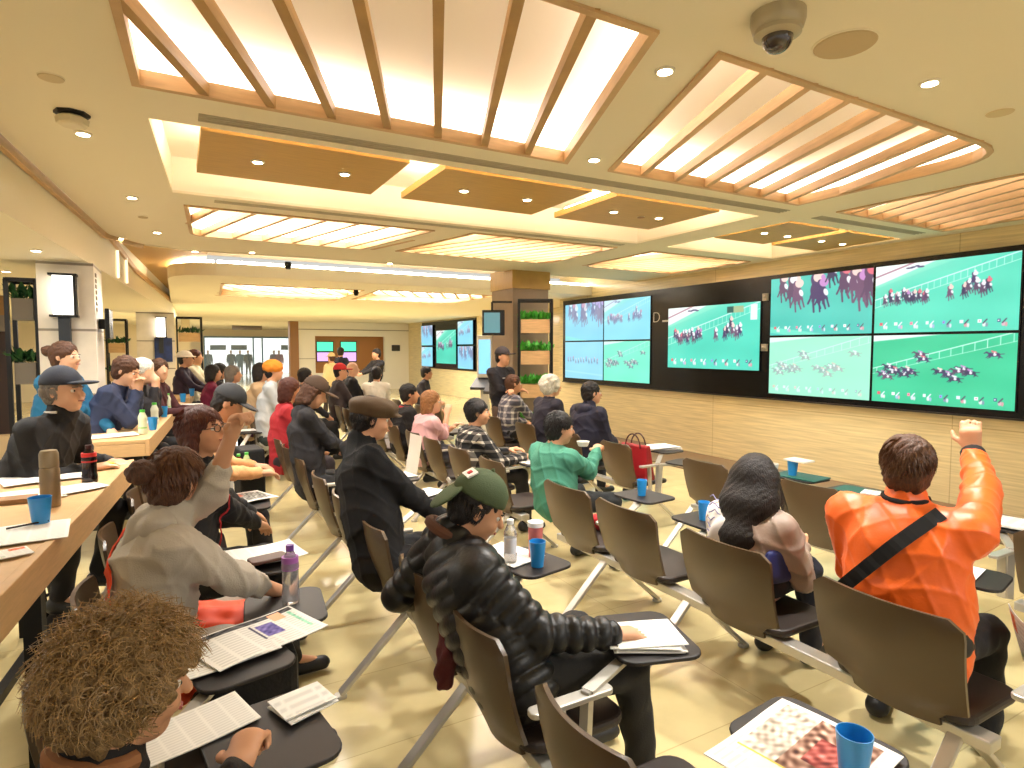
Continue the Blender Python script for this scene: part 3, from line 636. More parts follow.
def pad(p, w, h, rz, label, layers=3, cover=None):
    o = empty('paper_stack', p, label, 'papers', None, rz); r = random.Random(w*100+p[0])
    for i in range(layers):
        s_ = print_grid(w, h, news_fn('plain'), 'sheet', o, (16, 12), .0015, i, None, (r.uniform(-.012, .012), r.uniform(-.01, .01), .001+i*.006), r.uniform(-.12, .12))
    return o
# row 0 tablets
pad(tuple(B(303, 706, TZ)), .15, .12, .35, 'small stack of white cards on dark tablet near bottom left', 3)
paper(tuple(B(258, 637, TZ+.012)), .40, .25, .42, 'open printed racing form with violet block on lower left tablet', 'form', .004, 'newspaper', 'newspaper', n=(90, 60))
paper(tuple(B(222, 655, TZ+.002)), .32, .22, .2, 'folded white newsprint sheets under the printed racing form', 'plain', .004, 'newspaper', 'newspaper', seed=4)
paper(tuple(B(195, 728, TZ+.002)), .28, .18, .3, 'white paper beneath the curly-haired person\'s hand', 'plain', .003, seed=5)
bottle(tuple(B(291, 602, TZ)), 'clear water bottle with purple cap and purple label on lower left tablet', .235, .034, (225, 225, 230), (110, 60, 150), (160, 90, 170), .8, (.58, .8), .4)
paper(tuple(B(262, 556, TZ+.012)), .36, .26, .2, 'open newspaper on tablet of the grey hoodie woman', 'dark' if 0 else 'plain', .006, 'newspaper', 'newspaper', seed=7)
tag(MB().prism(rrect(0, 0, .17, .09, .02, .2), 0, .016).build('notebook', mat('brown_cover', (90, 66, 58), .5), loc=tuple(B(268, 560, TZ+.03)), bevel=.004), 'brown notebook lying on the newspaper by the purple capped bottle', 'notebook')
paper(tuple(B(247, 499, TZ+.012)), .32, .24, .5, 'printed newspaper held by the glasses woman over dark tablet', 'dark', .006, 'newspaper', 'newspaper', seed=8)
# middle row
pad((1.40, 1.56, TZ), .24, .19, -.45, 'white notepad on tablet under the puffer jacket man\'s hand', 4)
cup((1.45, 2.36, TZ), 'blue cup of dark drink beside pink tumbler in front of the puffer jacket', .12, .04)
bottle((1.36, 2.46, TZ), 'clear water bottle behind the blue cup near puffer jacket', .21, .032, (230, 232, 232), (235, 235, 235), (225, 225, 230), .85)
o = empty('tumbler', (1.50, 2.46, TZ), 'pink tumbler with white lid behind the blue cup', 'tumbler')
MB().lathe([(.030, 0), (.034, .02), (.036, .16)], 20).build('body', mat('pink_tumbler', (205, 110, 105), .35), o, smooth=True); MB().lathe([(.039, .158), (.039, .18), (.02, .186), (.001, .186)], 20).build('lid', PAPER, o, smooth=True)
paper((1.40, 2.56, TZ+.002), .22, .3, .3, 'white sheet under the bottle and pink tumbler', seed=9)
paper(tuple(B(803, 758, TZ+.006)), .38, .31, .15, 'colour printed newspaper with horse race photo at bottom edge', 'photo', .003, 'newspaper', 'newspaper', n=(110, 90), seed=10)
cup(tuple(B(853, 780, TZ+.012)), 'blue cup standing on the colour newspaper at bottom edge', .115, .04)
paper((1.5, 3.95, TZ+.003), .26, .2, .4, 'white papers on tablet in front of flat cap man', seed=11)
paper((1.5, 4.6, TZ+.003), .28, .2, .2, 'white papers on tablet beyond flat cap man', seed=12)
paper((2.0, 4.62, .47), .2, .02, 0, 'x', seed=2) if 0 else None
for px, py, lb in ((250, 430, 'newspaper on nearest of three tablets beyond the black upright bag'), (249, 420, 'newspaper on middle of three tablets beyond the black upright bag'), (248, 412, 'newspaper on farthest of three tablets beyond the black upright bag')): paper(tuple(B(px, py, TZ+.004)), .34, .26, .2, lb, 'plain', .003, 'newspaper', 'newspaper', seed=py)
# row A
cup((2.80, 3.17, TZ), 'blue cup on dark tablet in front of an empty seat, right of teal sweater', .11, .036)
cup((2.72, 2.53, TZ), 'blue cup on tablet left of the long-haired woman', .11, .036)
paper((2.80, 4.64, TZ+.003), .3, .22, .2, 'white papers on tablet right of the dark plaid shirt', seed=13)
paper((3.1, 1.36, TZ+.003), .2, .16, .2, 'white slip on dark tablet beyond the orange jacket', seed=14)
# row C
for (x, y, w_, h_, rz_, lb) in ((4.33, 3.03, .26, .36, .1, 'teal mat under the blue cup and white carton by the wood wall'), (4.25, 2.5, .22, .3, .15, 'teal mat left of the orange jacket man\'s head')):
    tag(MB().prism(rrect(0, 0, w_, h_, .01, rz_), 0, .006).build('table_mat', mat('teal_mat', (24, 92, 84), .6), loc=(x, y, TZ)), lb, 'mat', 'teal mats')
cup((4.30, 3.08, TZ+.007), 'blue cup beside white carton on teal mat', .115, .042)
o = tag(MB().lathe([(.04, 0), (.05, .07), (.047, .07), (.036, .004), (.001, .004)], 18).build('paper_bowl', PAPER, smooth=True, loc=(4.26, 3.24, TZ+.007)), 'small white paper bowl left of the cup on teal mat', 'bowl')
tag(MB().box((-.07, -.09, 0), (.07, .09, .012)).build('napkin', PAPER, loc=(4.32, 3.04, TZ+.124)), 'white napkin lying across the cup on teal mat', 'napkin')
pad((4.22, 2.40, TZ+.008), .16, .1, .3, 'small white cards on teal mat by orange jacket man\'s head', 2)
pad((4.30, 4.62, TZ), .36, .26, -.2, 'stack of newspapers on tablet right of the red handbag', 4)
pad((4.2, 1.62, TZ), .26, .2, .2, 'white papers on tablet right of the raised orange arm', 3)
# handbag
o = empty('handbag', (3.80, 4.42, .44), 'dark red handbag standing on seat in the row nearest the screens', 'handbag', rz=.15)
MB().add([(-.05, -.19, 0), (.09, -.19, 0), (.09, .19, 0), (-.05, .19, 0), (-.01, -.16, .33), (.05, -.16, .33), (.05, .16, .33), (-.01, .16, .33)], [(3, 2, 1, 0), (4, 5, 6, 7), (0, 1, 5, 4), (1, 2, 6, 5), (2, 3, 7, 6), (3, 0, 4, 7)]).build('body', mat('red_leather', (150, 22, 30), .4), o, bevel=.015)
for x in (-.02, .06): MB().tube([(x, .09*math.cos(t), .3+.13*math.sin(t)) for t in [math.pi*i/12 for i in range(13)]], .007).build('handle', mat('dark_red', (60, 10, 14), .4), o)
# items on desk 1
def dk(px, py, z=.982): p = B(px, py, z); return p
p = dk(51, 506); o = empty('thermos', p, 'olive grey thermos flask standing on the nearest desk', 'thermos')
MB().lathe([(.036, 0), (.038, .01), (.038, .165), (.034, .175)], 24).build('body', mat('olive_metal', (142, 124, 96), .35, metal=.3), o, smooth=True)
MB().lathe([(.0365, .177), (.0365, .235), (.03, .25), (.001, .252)], 24).build('cap', mat('olive_cap', (150, 134, 106), .35, metal=.3), o, smooth=True)
cup(dk(41, 524), 'blue plastic cup beside thermos on the nearest desk', .11, .04)
p = dk(90, 483); o = bottle(p, 'dark cola bottle with red label on the nearest desk', .2, .036, (30, 14, 12), (60, 20, 18), (200, 40, 36), 0, (.56, .8), .36)
for (px, py, w_, h_, rz_, lb, st) in ((48, 478, .40, .30, .3, 'large white paper far back on nearest desk behind thermos', 'plain'), (20, 497, .34, .28, .2, 'white sheets left of thermos on nearest desk', 'plain'), (20, 535, .3, .3, .1, 'printed paper beside the blue cup on nearest desk', 'plain'), (8, 556, .12, .1, .4, 'small blue printed card at left edge of nearest desk', 'ad'), (74, 490, .24, .2, .5, 'white paper between thermos and cola bottle', 'plain')):
    p = dk(px, py); paper((p.x, p.y, .984+.001*(px % 5)), w_, h_, rz_, lb, st, .0015, seed=px)
p = dk(103, 468); tag(MB().prism(rrect(0, 0, .10, .07, .01, .6), 0, .03).build('snack_packet', mat('yellow_pack', (225, 210, 60), .4), loc=p, bevel=.006), 'yellow snack packet beside the cola bottle', 'packet')
p = dk(28, 528); tag(MB().tube([(-.06, -.03, .006), (.06, .03, .006)], .004).build('pen', BLACKM, loc=(p.x, p.y, .99)), 'dark pen lying on paper by the blue cup at left', 'pen')
p = dk(14, 502); tag(MB().box((-.10, -.05, 0), (.08, .05, .02)).build('wooden_tray', mat('tray_wood', (150, 112, 74), .5), loc=p), 'small wooden tray left of thermos', 'tray')
# desk 2
for (px, py, lb, cap, body) in ((143, 434, 'green capped drink bottle at near end of second desk', (70, 180, 60), (228, 238, 205)), (155, 424, 'second green capped bottle from near end of second desk', (80, 185, 70), (232, 240, 220)), (168, 411, 'green capped bottle farthest along the second desk', (110, 190, 90), (228, 236, 215))):
    bottle(dk(px, py), lb, .2, .034, body, cap, (150, 200, 120), .1, (.12, .3), .5)
for px, py, lb in ((153, 430, 'blue cup just behind the first green capped bottle'), (164, 417, 'blue cup between green capped bottles on second desk'), (183, 402, 'blue cup toward far end of second desk, nearer of two'), (192, 396, 'blue cup toward far end of second desk, farther of two')): cup(dk(px, py), lb, .11, .038)
for px, py, w_, rz_, lb in ((100, 437, .5, .2, 'large white sheet at near end of second desk'), (125, 424, .4, .1, 'white papers under the blue jacket woman\'s hand'), (185, 405, .4, 0, 'white papers at far end of second desk')):
    p = dk(px, py); paper((p.x, p.y, .984), w_, .26, rz_, lb, 'plain', .002, seed=px)
p = dk(225, 372); paper((.45, 10.2, .985), .4, .3, 0, 'open newspaper on the farthest desk', 'dark', .002, 'newspaper', 'newspaper', seed=31)

# laptop-like black bag panel and drinks near glasses woman
o = empty('tote_bag', (B(247, 470, .62).x, B(247, 470, .62).y, .0), 'black upright bag beyond the glasses woman on the left row', 'bag', rz=.1)
MB().box((-.08, -.16, .35), (.12, .16, .82)).build('body', mat('black_fabric', (16, 15, 16), .8, bump=.2), o, bevel=.02)
bottle(tuple(B(239, 478, .62)), 'brown drink bottle with green cap by the black bag', .2, .03, (100, 44, 30), (70, 170, 60), (190, 60, 50), 0, (.3, .6), group=None)
bottle(tuple(B(247, 476, .62)), 'pale drink bottle with green cap by the black bag', .2, .03, (200, 210, 150), (80, 180, 70), (225, 230, 200), 0, (.3, .6))
tag(MB().prism(rrect(0, 0, .34, .26, .05), 0, .013).build('side_tray', DARKT, loc=tuple(B(243, 477, .605))), 'dark tray under two drink bottles by black bag', 'tray')
o = empty('shoulder_bag', (.15, 2.35, .36), 'black shoulder bag under the tablet beside the grey hoodie woman', 'bag')
MB().box((-.10, -.16, 0), (.2, .18, .24)).build('body', mat('black_nylon', (14, 13, 15), .6, bump=.3), o, bevel=.03); MB().tube([(.0, -.14, .2), (.05, 0, .31), (.1, .14, .2)], .01).build('strap', BLACKM, o)
MB().box((.0, .0, 0), (.01, .01, .01)) if 0 else None
# chair frames under the left desks (office stools)
def stool(x, y, lb, h=.66):
    o = empty('high_stool', (x, y, 0), lb, 'stool', 'high stools at the left desks')
    MB().lathe([(.17, h-.05), (.19, h-.02), (.17, h), (.001, h)], 20).build('seat', SEATM, o, smooth=True)
    for a in range(4):
        t = math.pi/4+a*math.pi/2; MB().bar((.1*math.cos(t), .1*math.sin(t), h-.05), (.2*math.cos(t), .2*math.sin(t), 0), .025, .025).build('leg', BLACKM, o)
    MB().tube([(.16*math.cos(2*math.pi*k/16), .16*math.sin(2*math.pi*k/16), .28) for k in range(17)], .01, cap=False).build('foot_ring', BLACKM, o)
for x, y, lb in ((-1.25, 2.4, 'high stool behind the nearest desk, nearer one'), (-1.2, 3.4, 'high stool behind the nearest desk, farther one'), ): stool(x, y, lb)
o = empty('floor_chair_leg', (-.75, 1.05, 0), 'black metal chair frame at left picture edge below the desk', 'chair')
MB().bar((-.1, .3, 0), (-.05, .3, .42), .025, .025).bar((.25, .35, 0), (.05, .3, .42), .025, .025).bar((-.05, .3, .42), (.28, .32, .42), .03, .02).build('frame', BLACKM, o)
o.name = 'metal_chair'
for x, y, rz_, lb in ((-.45, 3.25, .3, 'dark bag lying on floor under the nearest desk'), (-.55, 4.1, 1.0, 'second dark bag on floor under the nearest desk, farther in')):
    tag(MB().ball((0, 0, .1), (.16, .12, .11), 16, 10).build('floor_bag', mat('bag_brown', (40, 32, 28), .7, bump=.4), loc=(x, y, 0), smooth=True), lb, 'bag')
# kiosks
for k, (px0, lb) in enumerate(((484, 'self-service kiosk with tilted screen left of the pillar, left one'), (498.5, 'self-service kiosk with tilted screen, right one beside the standing guard'))):
    p = BZ(px0, 350, 11.6-1.1*k); o = empty('betting_kiosk', (p.x, p.y, 0), lb, 'kiosk', 'self-service kiosks', -YAW-.35)
    MB().prism(rrect(0, 0, .36, .3, .04), .0, .03).bar((0, .03, .03), (0, .05, .95), .16, .08, up=(0, 1, 0)).build('stand', mat('kiosk_white', (222, 218, 205), .4), o)
    MB().box((-.17, .03, 1.12), (.17, .09, 1.95)).build('screen_case', MC['kiosk_white'], o, bevel=.02)
    MB().box((-.12, .022, 1.2), (.12, .03, 1.86)).build('screen', mat('kiosk_blue', (120, 190, 235), .4, emit=.8), o)
    MB().add([(-.2, -.22, .95), (.2, -.22, .95), (.2, .08, 1.12), (-.2, .08, 1.12), (-.2, -.22, .9), (.2, -.22, .9), (.2, .08, .95), (-.2, .08, .95)], [(0, 1, 2, 3), (7, 6, 5, 4), (0, 4, 5, 1), (1, 5, 6, 2), (2, 6, 7, 3), (3, 7, 4, 0)]).build('console', mat('console_grey', (70, 70, 74), .4), o)
for i in range(5):
    p = B(488+i*7, 400+i*4.5, 0); tag(MB().lathe([(.1, 0), (.1, .02), (.02, .04), (.02, .8), (.03, .82), (.001, .83)], 14).build('queue_post', ALU, loc=(p.x, p.y, 0), smooth=True), 'metal queue post between kiosks and plaid shirts, number %d going back' % (5-i) if 0 else ['farthest steel queue post below the kiosks', 'second farthest steel queue post below kiosks', 'middle steel queue post below the kiosks', 'second nearest steel queue post below kiosks', 'nearest steel queue post left of grey plaid shirt'][i], 'queue post', 'steel queue posts')
# ================================================================= big screens
def seg_d(X, Y, a, b):
    ax, ay = a; bx, by = b; dx, dy = bx-ax, by-ay; t = np.clip(((X-ax)*dx+(Y-ay)*dy)/(dx*dx+dy*dy+1e-9), 0, 1)
    return np.hypot(X-ax-t*dx, Y-ay-t*dy)
class Img:
    def __init__(s, w=240, h=135): s.w, s.h = w, h; s.X, s.Y = np.meshgrid(np.linspace(0, 1.78, w), np.linspace(0, 1, h)); s.c = np.zeros((h, w, 3))
    def put(s, m, col): m = np.clip(m, 0, 1)[..., None]; s.c = s.c*(1-m)+np.array(col, float)*m
    def line(s, a, b, r, col): s.put((r-seg_d(s.X, s.Y, a, b))*s.h+.5, col)
    def ell(s, c, rx, ry, col, rot=0):
        dx, dy = s.X-c[0], s.Y-c[1]; u = dx*math.cos(rot)+dy*math.sin(rot); v = -dx*math.sin(rot)+dy*math.cos(rot)
        s.put((1-np.hypot(u/rx, v/ry))*min(rx, ry)*s.h+.5, col)
    def rect(s, x0, y0, x1, y1, col): s.put(((s.X > x0) & (s.X < x1) & (s.Y > y0) & (s.Y < y1)).astype(float), col)
def horse(im, x, y, s, rnd, front=False):
    dk = rnd.choice([(52, 30, 78), (74, 40, 74), (40, 28, 64), (92, 52, 86)]); silk = rnd.choice([(235, 225, 235), (225, 90, 110), (240, 240, 245), (190, 120, 190), (245, 200, 190)])
    if not front:
        im.ell((x, y), .60*s, .25*s, dk, .03); im.ell((x+.38*s, y+.02*s), .24*s, .24*s, dk); im.ell((x-.45*s, y+.03*s), .24*s, .25*s, dk)
        im.line((x-.5*s, y+.1*s), (x-.88*s, y+.34*s), .11*s, dk); im.line((x-.85*s, y+.34*s), (x-1.12*s, y+.2*s), .07*s, dk)
        for (a, b, c) in (((-.45, -.08), (-.72, -.22), (-.92, -.40)), ((-.4, -.1), (-.5, -.34), (-.72, -.46)), ((.42, -.02), (.66, -.28), (.88, -.40)), ((.45, -.02), (.52, -.32), (.42, -.5))):
            im.line((x+a[0]*s, y+a[1]*s), (x+b[0]*s, y+b[1]*s), .085*s, dk); im.line((x+b[0]*s, y+b[1]*s), (x+c[0]*s, y+c[1]*s), .045*s, dk)
        im.line((x+.6*s, y+.1*s), (x+1.05*s, y+.12*s), .05*s, dk)
        im.ell((x+.05*s, y+.02*s), .17*s, .17*s, (235, 225, 230)); im.ell((x-.02*s, y+.36*s), .3*s, .13*s, silk, -.2); im.line((x+.02*s, y+.3*s), (x-.05*s, y+.02*s), .06*s, (240, 238, 240)); im.ell((x-.28*s, y+.5*s), .11*s, .10*s, silk)
    else:
        im.ell((x, y), .3*s, .42*s, dk); im.line((x, y+.2*s), (x-.12*s, y+.62*s), .15*s, dk); im.ell((x-.16*s, y+.42*s), .11*s, .26*s, dk, .25)
        for a in ((-.15, -.5, -.1, -1.0), (.1, -.55, .22, -.85), (.28, -.3, .42, -.75), (-.25, -.3, -.4, -.6)): im.line((x+a[0]*s*.8, y-.2*s), (x+a[0]*s, y+a[1]*s), .08*s, dk); im.line((x+a[0]*s, y+a[1]*s), (x+a[2]*s, y+a[3]*s), .05*s, dk)
        im.ell((x+.1*s, y+.6*s), .26*s, .24*s, silk); im.ell((x+.22*s, y+.05*s), .12*s, .2*s, (240, 235, 240), .4); im.ell((x+.05*s, y+.9*s), .13*s, .12*s, silk)
def race(style, seed, base=(60, 196, 160), light=(235, 245, 240), w=240, h=135, icons=True):
    im = Img(w, h); rnd = random.Random(seed); X, Y = im.X, im.Y
    im.c[:] = base; n = .5+.5*np.sin(X*3+Y*5+seed)*np.sin(Y*9-X*2); im.c += (n*14)[..., None]
    if style in ('diag', 'diagfar'):
        im.put(((Y-(.66+.30*X))*40), (120, 225, 190)); im.put((Y-(.70+.36*X))*60, light); im.line((.0, .84), (.7, 1.06), .012, (170, 110, 130))
        im.put((Y-(.45+.32*X))*8*(Y < .68+.34*X)*.35, (110, 215, 185))
        im.line((.0, .50), (1.78, 1.0), .007, (205, 250, 235)); im.line((0, .38), (1.78, .9), .004, (175, 240, 220))
        for i in range(22): x = i*.08; im.line((x, .38+.292*x), (x, .50+.281*x), .003, (200, 250, 235))
        for k in range(6): im.ell((.45+k*.035+rnd.random()*.02, .93+rnd.random()*.03), .03, .012, (60, 40, 90))
        for i in range(13): horse(im, .16+i*.045+rnd.uniform(-.02, .02), .52+rnd.uniform(-.05, .06), .10, rnd, True)
        for (x, y) in ((1.0, .54), (1.17, .55), (1.22, .6), (1.28, .70), (1.31, .6), (1.38, .56), (1.44, .6)): horse(im, x, y, .115, rnd, True)
    elif style == 'front':
        im.put((.5-Y)*1.2*.3, (60, 190, 180)); im.line((0, .1), (1.78, -.15), .05, (90, 215, 185))
        for (x, y, s_) in ((.24, .84, .26), (.42, .78, .30), (.52, .70, .30), (.86, .74, .36), (.96, .68, .30), (1.12, 1.02, .26), (1.34, .84, .32), (1.5, .80, .30), (1.62, .70, .34), (1.74, .78, .34)): horse(im, x, y, s_, rnd, True)
    elif style == 'side':
        im.put((Y-(.90+.10*X))*50, light); im.line((0, .50), (1.78, 1.02), .007, (190, 250, 225)); im.line((0, .42), (1.78, .90), .004, (160, 235, 205))
        for i in range(13): x = .06+i*.14; im.line((x, .42+.27*x), (x, .50+.29*x), .004, (200, 250, 235))
        for (x, y) in ((.16, .42), (.24, .53), (.33, .48), (.22, .38), (.45, .42), (.55, .45), (.66, .72), (.70, .65), (.92, .48), (1.02, .44), (1.10, .38), (1.20, .52), (1.28, .47), (1.54, .72), (.28, .45), (.50, .49), (1.14, .49)): horse(im, x, y, .10, rnd)
    elif style == 'line':
        im.line((0, .2), (1.78, .12), .02, (150, 220, 225))
        for i in range(12): horse(im, .16+i*.125, .5+rnd.uniform(-.02, .05), .08, rnd, True)
    if icons:
        cs = [(225, 80, 90), (245, 250, 240), (240, 130, 160), (225, 240, 240), (110, 150, 225), (220, 225, 250), (240, 245, 240), (40, 70, 120)]
        for i in range(8):
            x = .12+i*.21; im.rect(x-.04, .11, x+.0, .15, cs[i]); im.rect(x-.03, .12, x-.015, .14, (250, 235, 240) if i % 2 else (200, 60, 80))
            im.ell((x+.03, .085), .02, .03, tuple((v+200)/2 for v in cs[(i+3) % 8])); im.ell((x+.06, .08), .014, .03, tuple((v+200)/2 for v in cs[(i+1) % 8])); im.line((x+.02, .10), (x+.06, .15), .008, (60, 40, 70) if i > 3 else (235, 235, 245))
    if style == 'diagfar': im.rect(1.2, .86, 1.32, .96, (20, 70, 60)); im.rect(1.32, .86, 1.5, .96, (150, 170, 120)); im.rect(1.62, .74, 1.73, .97, (225, 245, 245))
    return np.clip(im.c, 0, 255)
def screen(p_y, p_z, w, h, img, label, x=WX-.075, em=1.0, parent_plane='x', name='big_screen', bez=.012, tint=None, group='screens on the right wall'):
    # p_y: y of the left (far) edge, p_z: bottom
    o = empty(name, (x, p_y, p_z), label, 'screen', group)
    MB().box((0, -w-bez, -bez), (.017, bez, h+bez)).build('case', BLACK, o)
    H, Wd = img.shape[:2]; c = img.copy()
    c = c*.84+np.array((205, 232, 236))*.16  # pale haze mixed into every picture's colours
    if tint is not None: c = c*(1-tint[1])+np.array(tint[0])*tint[1]
    ys = -np.linspace(0, w, Wd); zs = np.linspace(0, h, H); Yg, Zg = np.meshgrid(ys, zs)
    v = np.stack([np.full(Yg.shape, -.004), Yg, Zg], -1).reshape(-1, 3); N = Wd*H
    idx = np.arange(N).reshape(H, Wd); q = np.stack([idx[:-1, :-1], idx[1:, :-1], idx[1:, 1:], idx[:-1, 1:]], -1).reshape(-1, 4)
    me = bpy.data.meshes.new('picture'); me.vertices.add(N); me.vertices.foreach_set('co', v.ravel()); me.loops.add(q.size); me.loops.foreach_set('vertex_index', q.ravel())
    me.polygons.add(len(q)); me.polygons.foreach_set('loop_start', np.arange(0, q.size, 4)); me.update(calc_edges=True)
    col = me.color_attributes.new('picture', 'FLOAT_COLOR', 'POINT'); cc = np.ones((N, 4), np.float32); cc[:, :3] = ((c.reshape(-1, 3)/255.+.055)/1.055)**2.4
    col.data.foreach_set('color', cc.ravel()); link('picture', me, attr_mat('screen_picture', .85, .3), o)
    return o
XS = WX-.08
def quad(px0, px1, yt0, yb0, yt1, yb1):
    a = BX(px0, yt0, XS); b = BX(px0, yb0, XS); c = BX(px1, yt1, XS); d = BX(px1, yb1, XS)
    return a.y, a.y-c.y, (b.z+d.z)/2, (a.z+c.z)/2
y, w_, z0, z1 = quad(771.4, 1022.3, 279.5, 393.8, 250.5, 411)
GAP = .03; sw2 = (w_-GAP)/2; sh2 = (z1-z0-GAP)/2
screen(y, z0+sh2+GAP, sw2, sh2, race('front', 3, (46, 178, 160)), 'upper left screen of the near group, horses galloping head-on')
screen(y-sw2-GAP, z0+sh2+GAP, sw2, sh2, race('diag', 4, (62, 200, 166)), 'upper right screen of the near group, two packs and white rail')
screen(y, z0, sw2, sh2, race('side', 5, (62, 190, 140)), 'lower left screen of the near group, pale washed-out race', tint=((205, 255, 228), .58))
screen(y-sw2-GAP, z0, sw2, sh2, race('side', 6, (30, 182, 124)), 'lower right screen of the near group, vivid green race in profile')
y, w_, z0, z1 = quad(668.5, 760.5, 309, 367, 301, 371)
screen(y, z0, w_, z1-z0, race('diagfar', 7, (52, 196, 166)), 'single screen hung alone between the two groups of four')
y, w_, z0, z1 = quad(565.5, 650.5, 305.5, 377.8, 296, 383.2)
sw2 = (w_-GAP)/2; sh2 = (z1-z0-GAP)/2; TB = ((150, 205, 240), .42)
screen(y, z0+sh2+GAP, sw2, sh2, race('front', 8, (80, 180, 205), w=120, h=68, icons=False), 'upper left screen of far group of four, violet horses head-on', tint=TB)
screen(y-sw2-GAP, z0+sh2+GAP, sw2, sh2, race('diag', 9, (90, 200, 205), w=120, h=68, icons=False), 'upper right screen of far group of four, pale blue race', tint=TB)
screen(y, z0, sw2, sh2, race('line', 10, (110, 195, 215), w=120, h=68, icons=False), 'lower left screen of far group of four, horses in a line', tint=TB)
screen(y-sw2-GAP, z0, sw2, sh2, race('side', 11, (70, 210, 170), w=160, h=90, icons=False), 'lower right screen of far group of four, pale green race', tint=((150, 240, 215), .35))
# logo between
fc = bpy.data.curves.new('logo', 'FONT'); fc.body = 'D'; fc.size = .26; fc.extrude = .003; fc.offset = -.006
lg = BX(652.6, 318, WX-.06); lo = link('wall_logo', fc, mat('logo_white', (200, 195, 190), .5), None, (WX-.06, lg.y, lg.z-.08)); lo.rotation_euler = (math.pi/2, 0, -math.pi/2); bpy.context.view_layer.update(); lm = bpy.data.meshes.new_from_object(lo.evaluated_get(bpy.context.evaluated_depsgraph_get())); l2 = link('wall_logo', lm, None, None, lo.location); l2.rotation_euler = lo.rotation_euler; bpy.data.objects.remove(lo); lo = l2
tag(lo, 'thin white letter logo on the black panel left of the single screen', 'logo')
tag(MB().box((0, -.18, 0), (.006, 0, .03)).build('logo_caption', MC['logo_white'], loc=(WX-.062, lg.y-.24, lg.z-.08)), 'small pale caption bar beside the letter logo', 'lettering')
# second screen wall
X2 = 8.55
def q2(px0, px1, yt0, yb0, yt1, yb1):
    a = BX(px0, yt0, X2); b = BX(px0, yb0, X2); c = BX(px1, yt1, X2); d = BX(px1, yb1, X2); return a.y, a.y-c.y, (b.z+d.z)/2, (a.z+c.z)/2
y, w_, z0, z1 = q2(421.5, 475.5, 324, 367.5, 316.5, 371.5)
o = empty('display_panel', (X2+.04, y, z0), 'far black panel with five screens on the second wood wall', 'display panel'); MB().box((-.03, -w_, 0), (.005, 0, z1-z0)).build('panel_board', BLACK, o)
H2 = (z1-z0); K = (race('diag', 12, (90, 190, 215), w=60, h=40, icons=False), race('front', 13, (90, 180, 215), w=60, h=40, icons=False))
def s2(px0, px1, f0, f1, img, lb, tint=TB): a = BX(px0, 345, X2).y; b = BX(px1, 345, X2).y; screen(a, z0+H2*f0, a-b, H2*(f1-f0), img, lb, X2-.04, group='screens on the far second wall', bez=.02, tint=tint)
s2(422.5, 433.5, .04, .46, K[0], 'lower left small screen on the far second wall'); s2(422.5, 433.5, .5, .93, K[1], 'upper left small screen on the far second wall')
s2(437.5, 457, .12, .80, race('diag', 15, (30, 185, 150), w=60, h=60, icons=False), 'green centre screen on the far second wall', None)
s2(459, 474, .04, .47, K[1], 'lower right screen on the far second wall'); s2(459, 474, .51, .95, K[0], 'upper right screen on the far second wall')
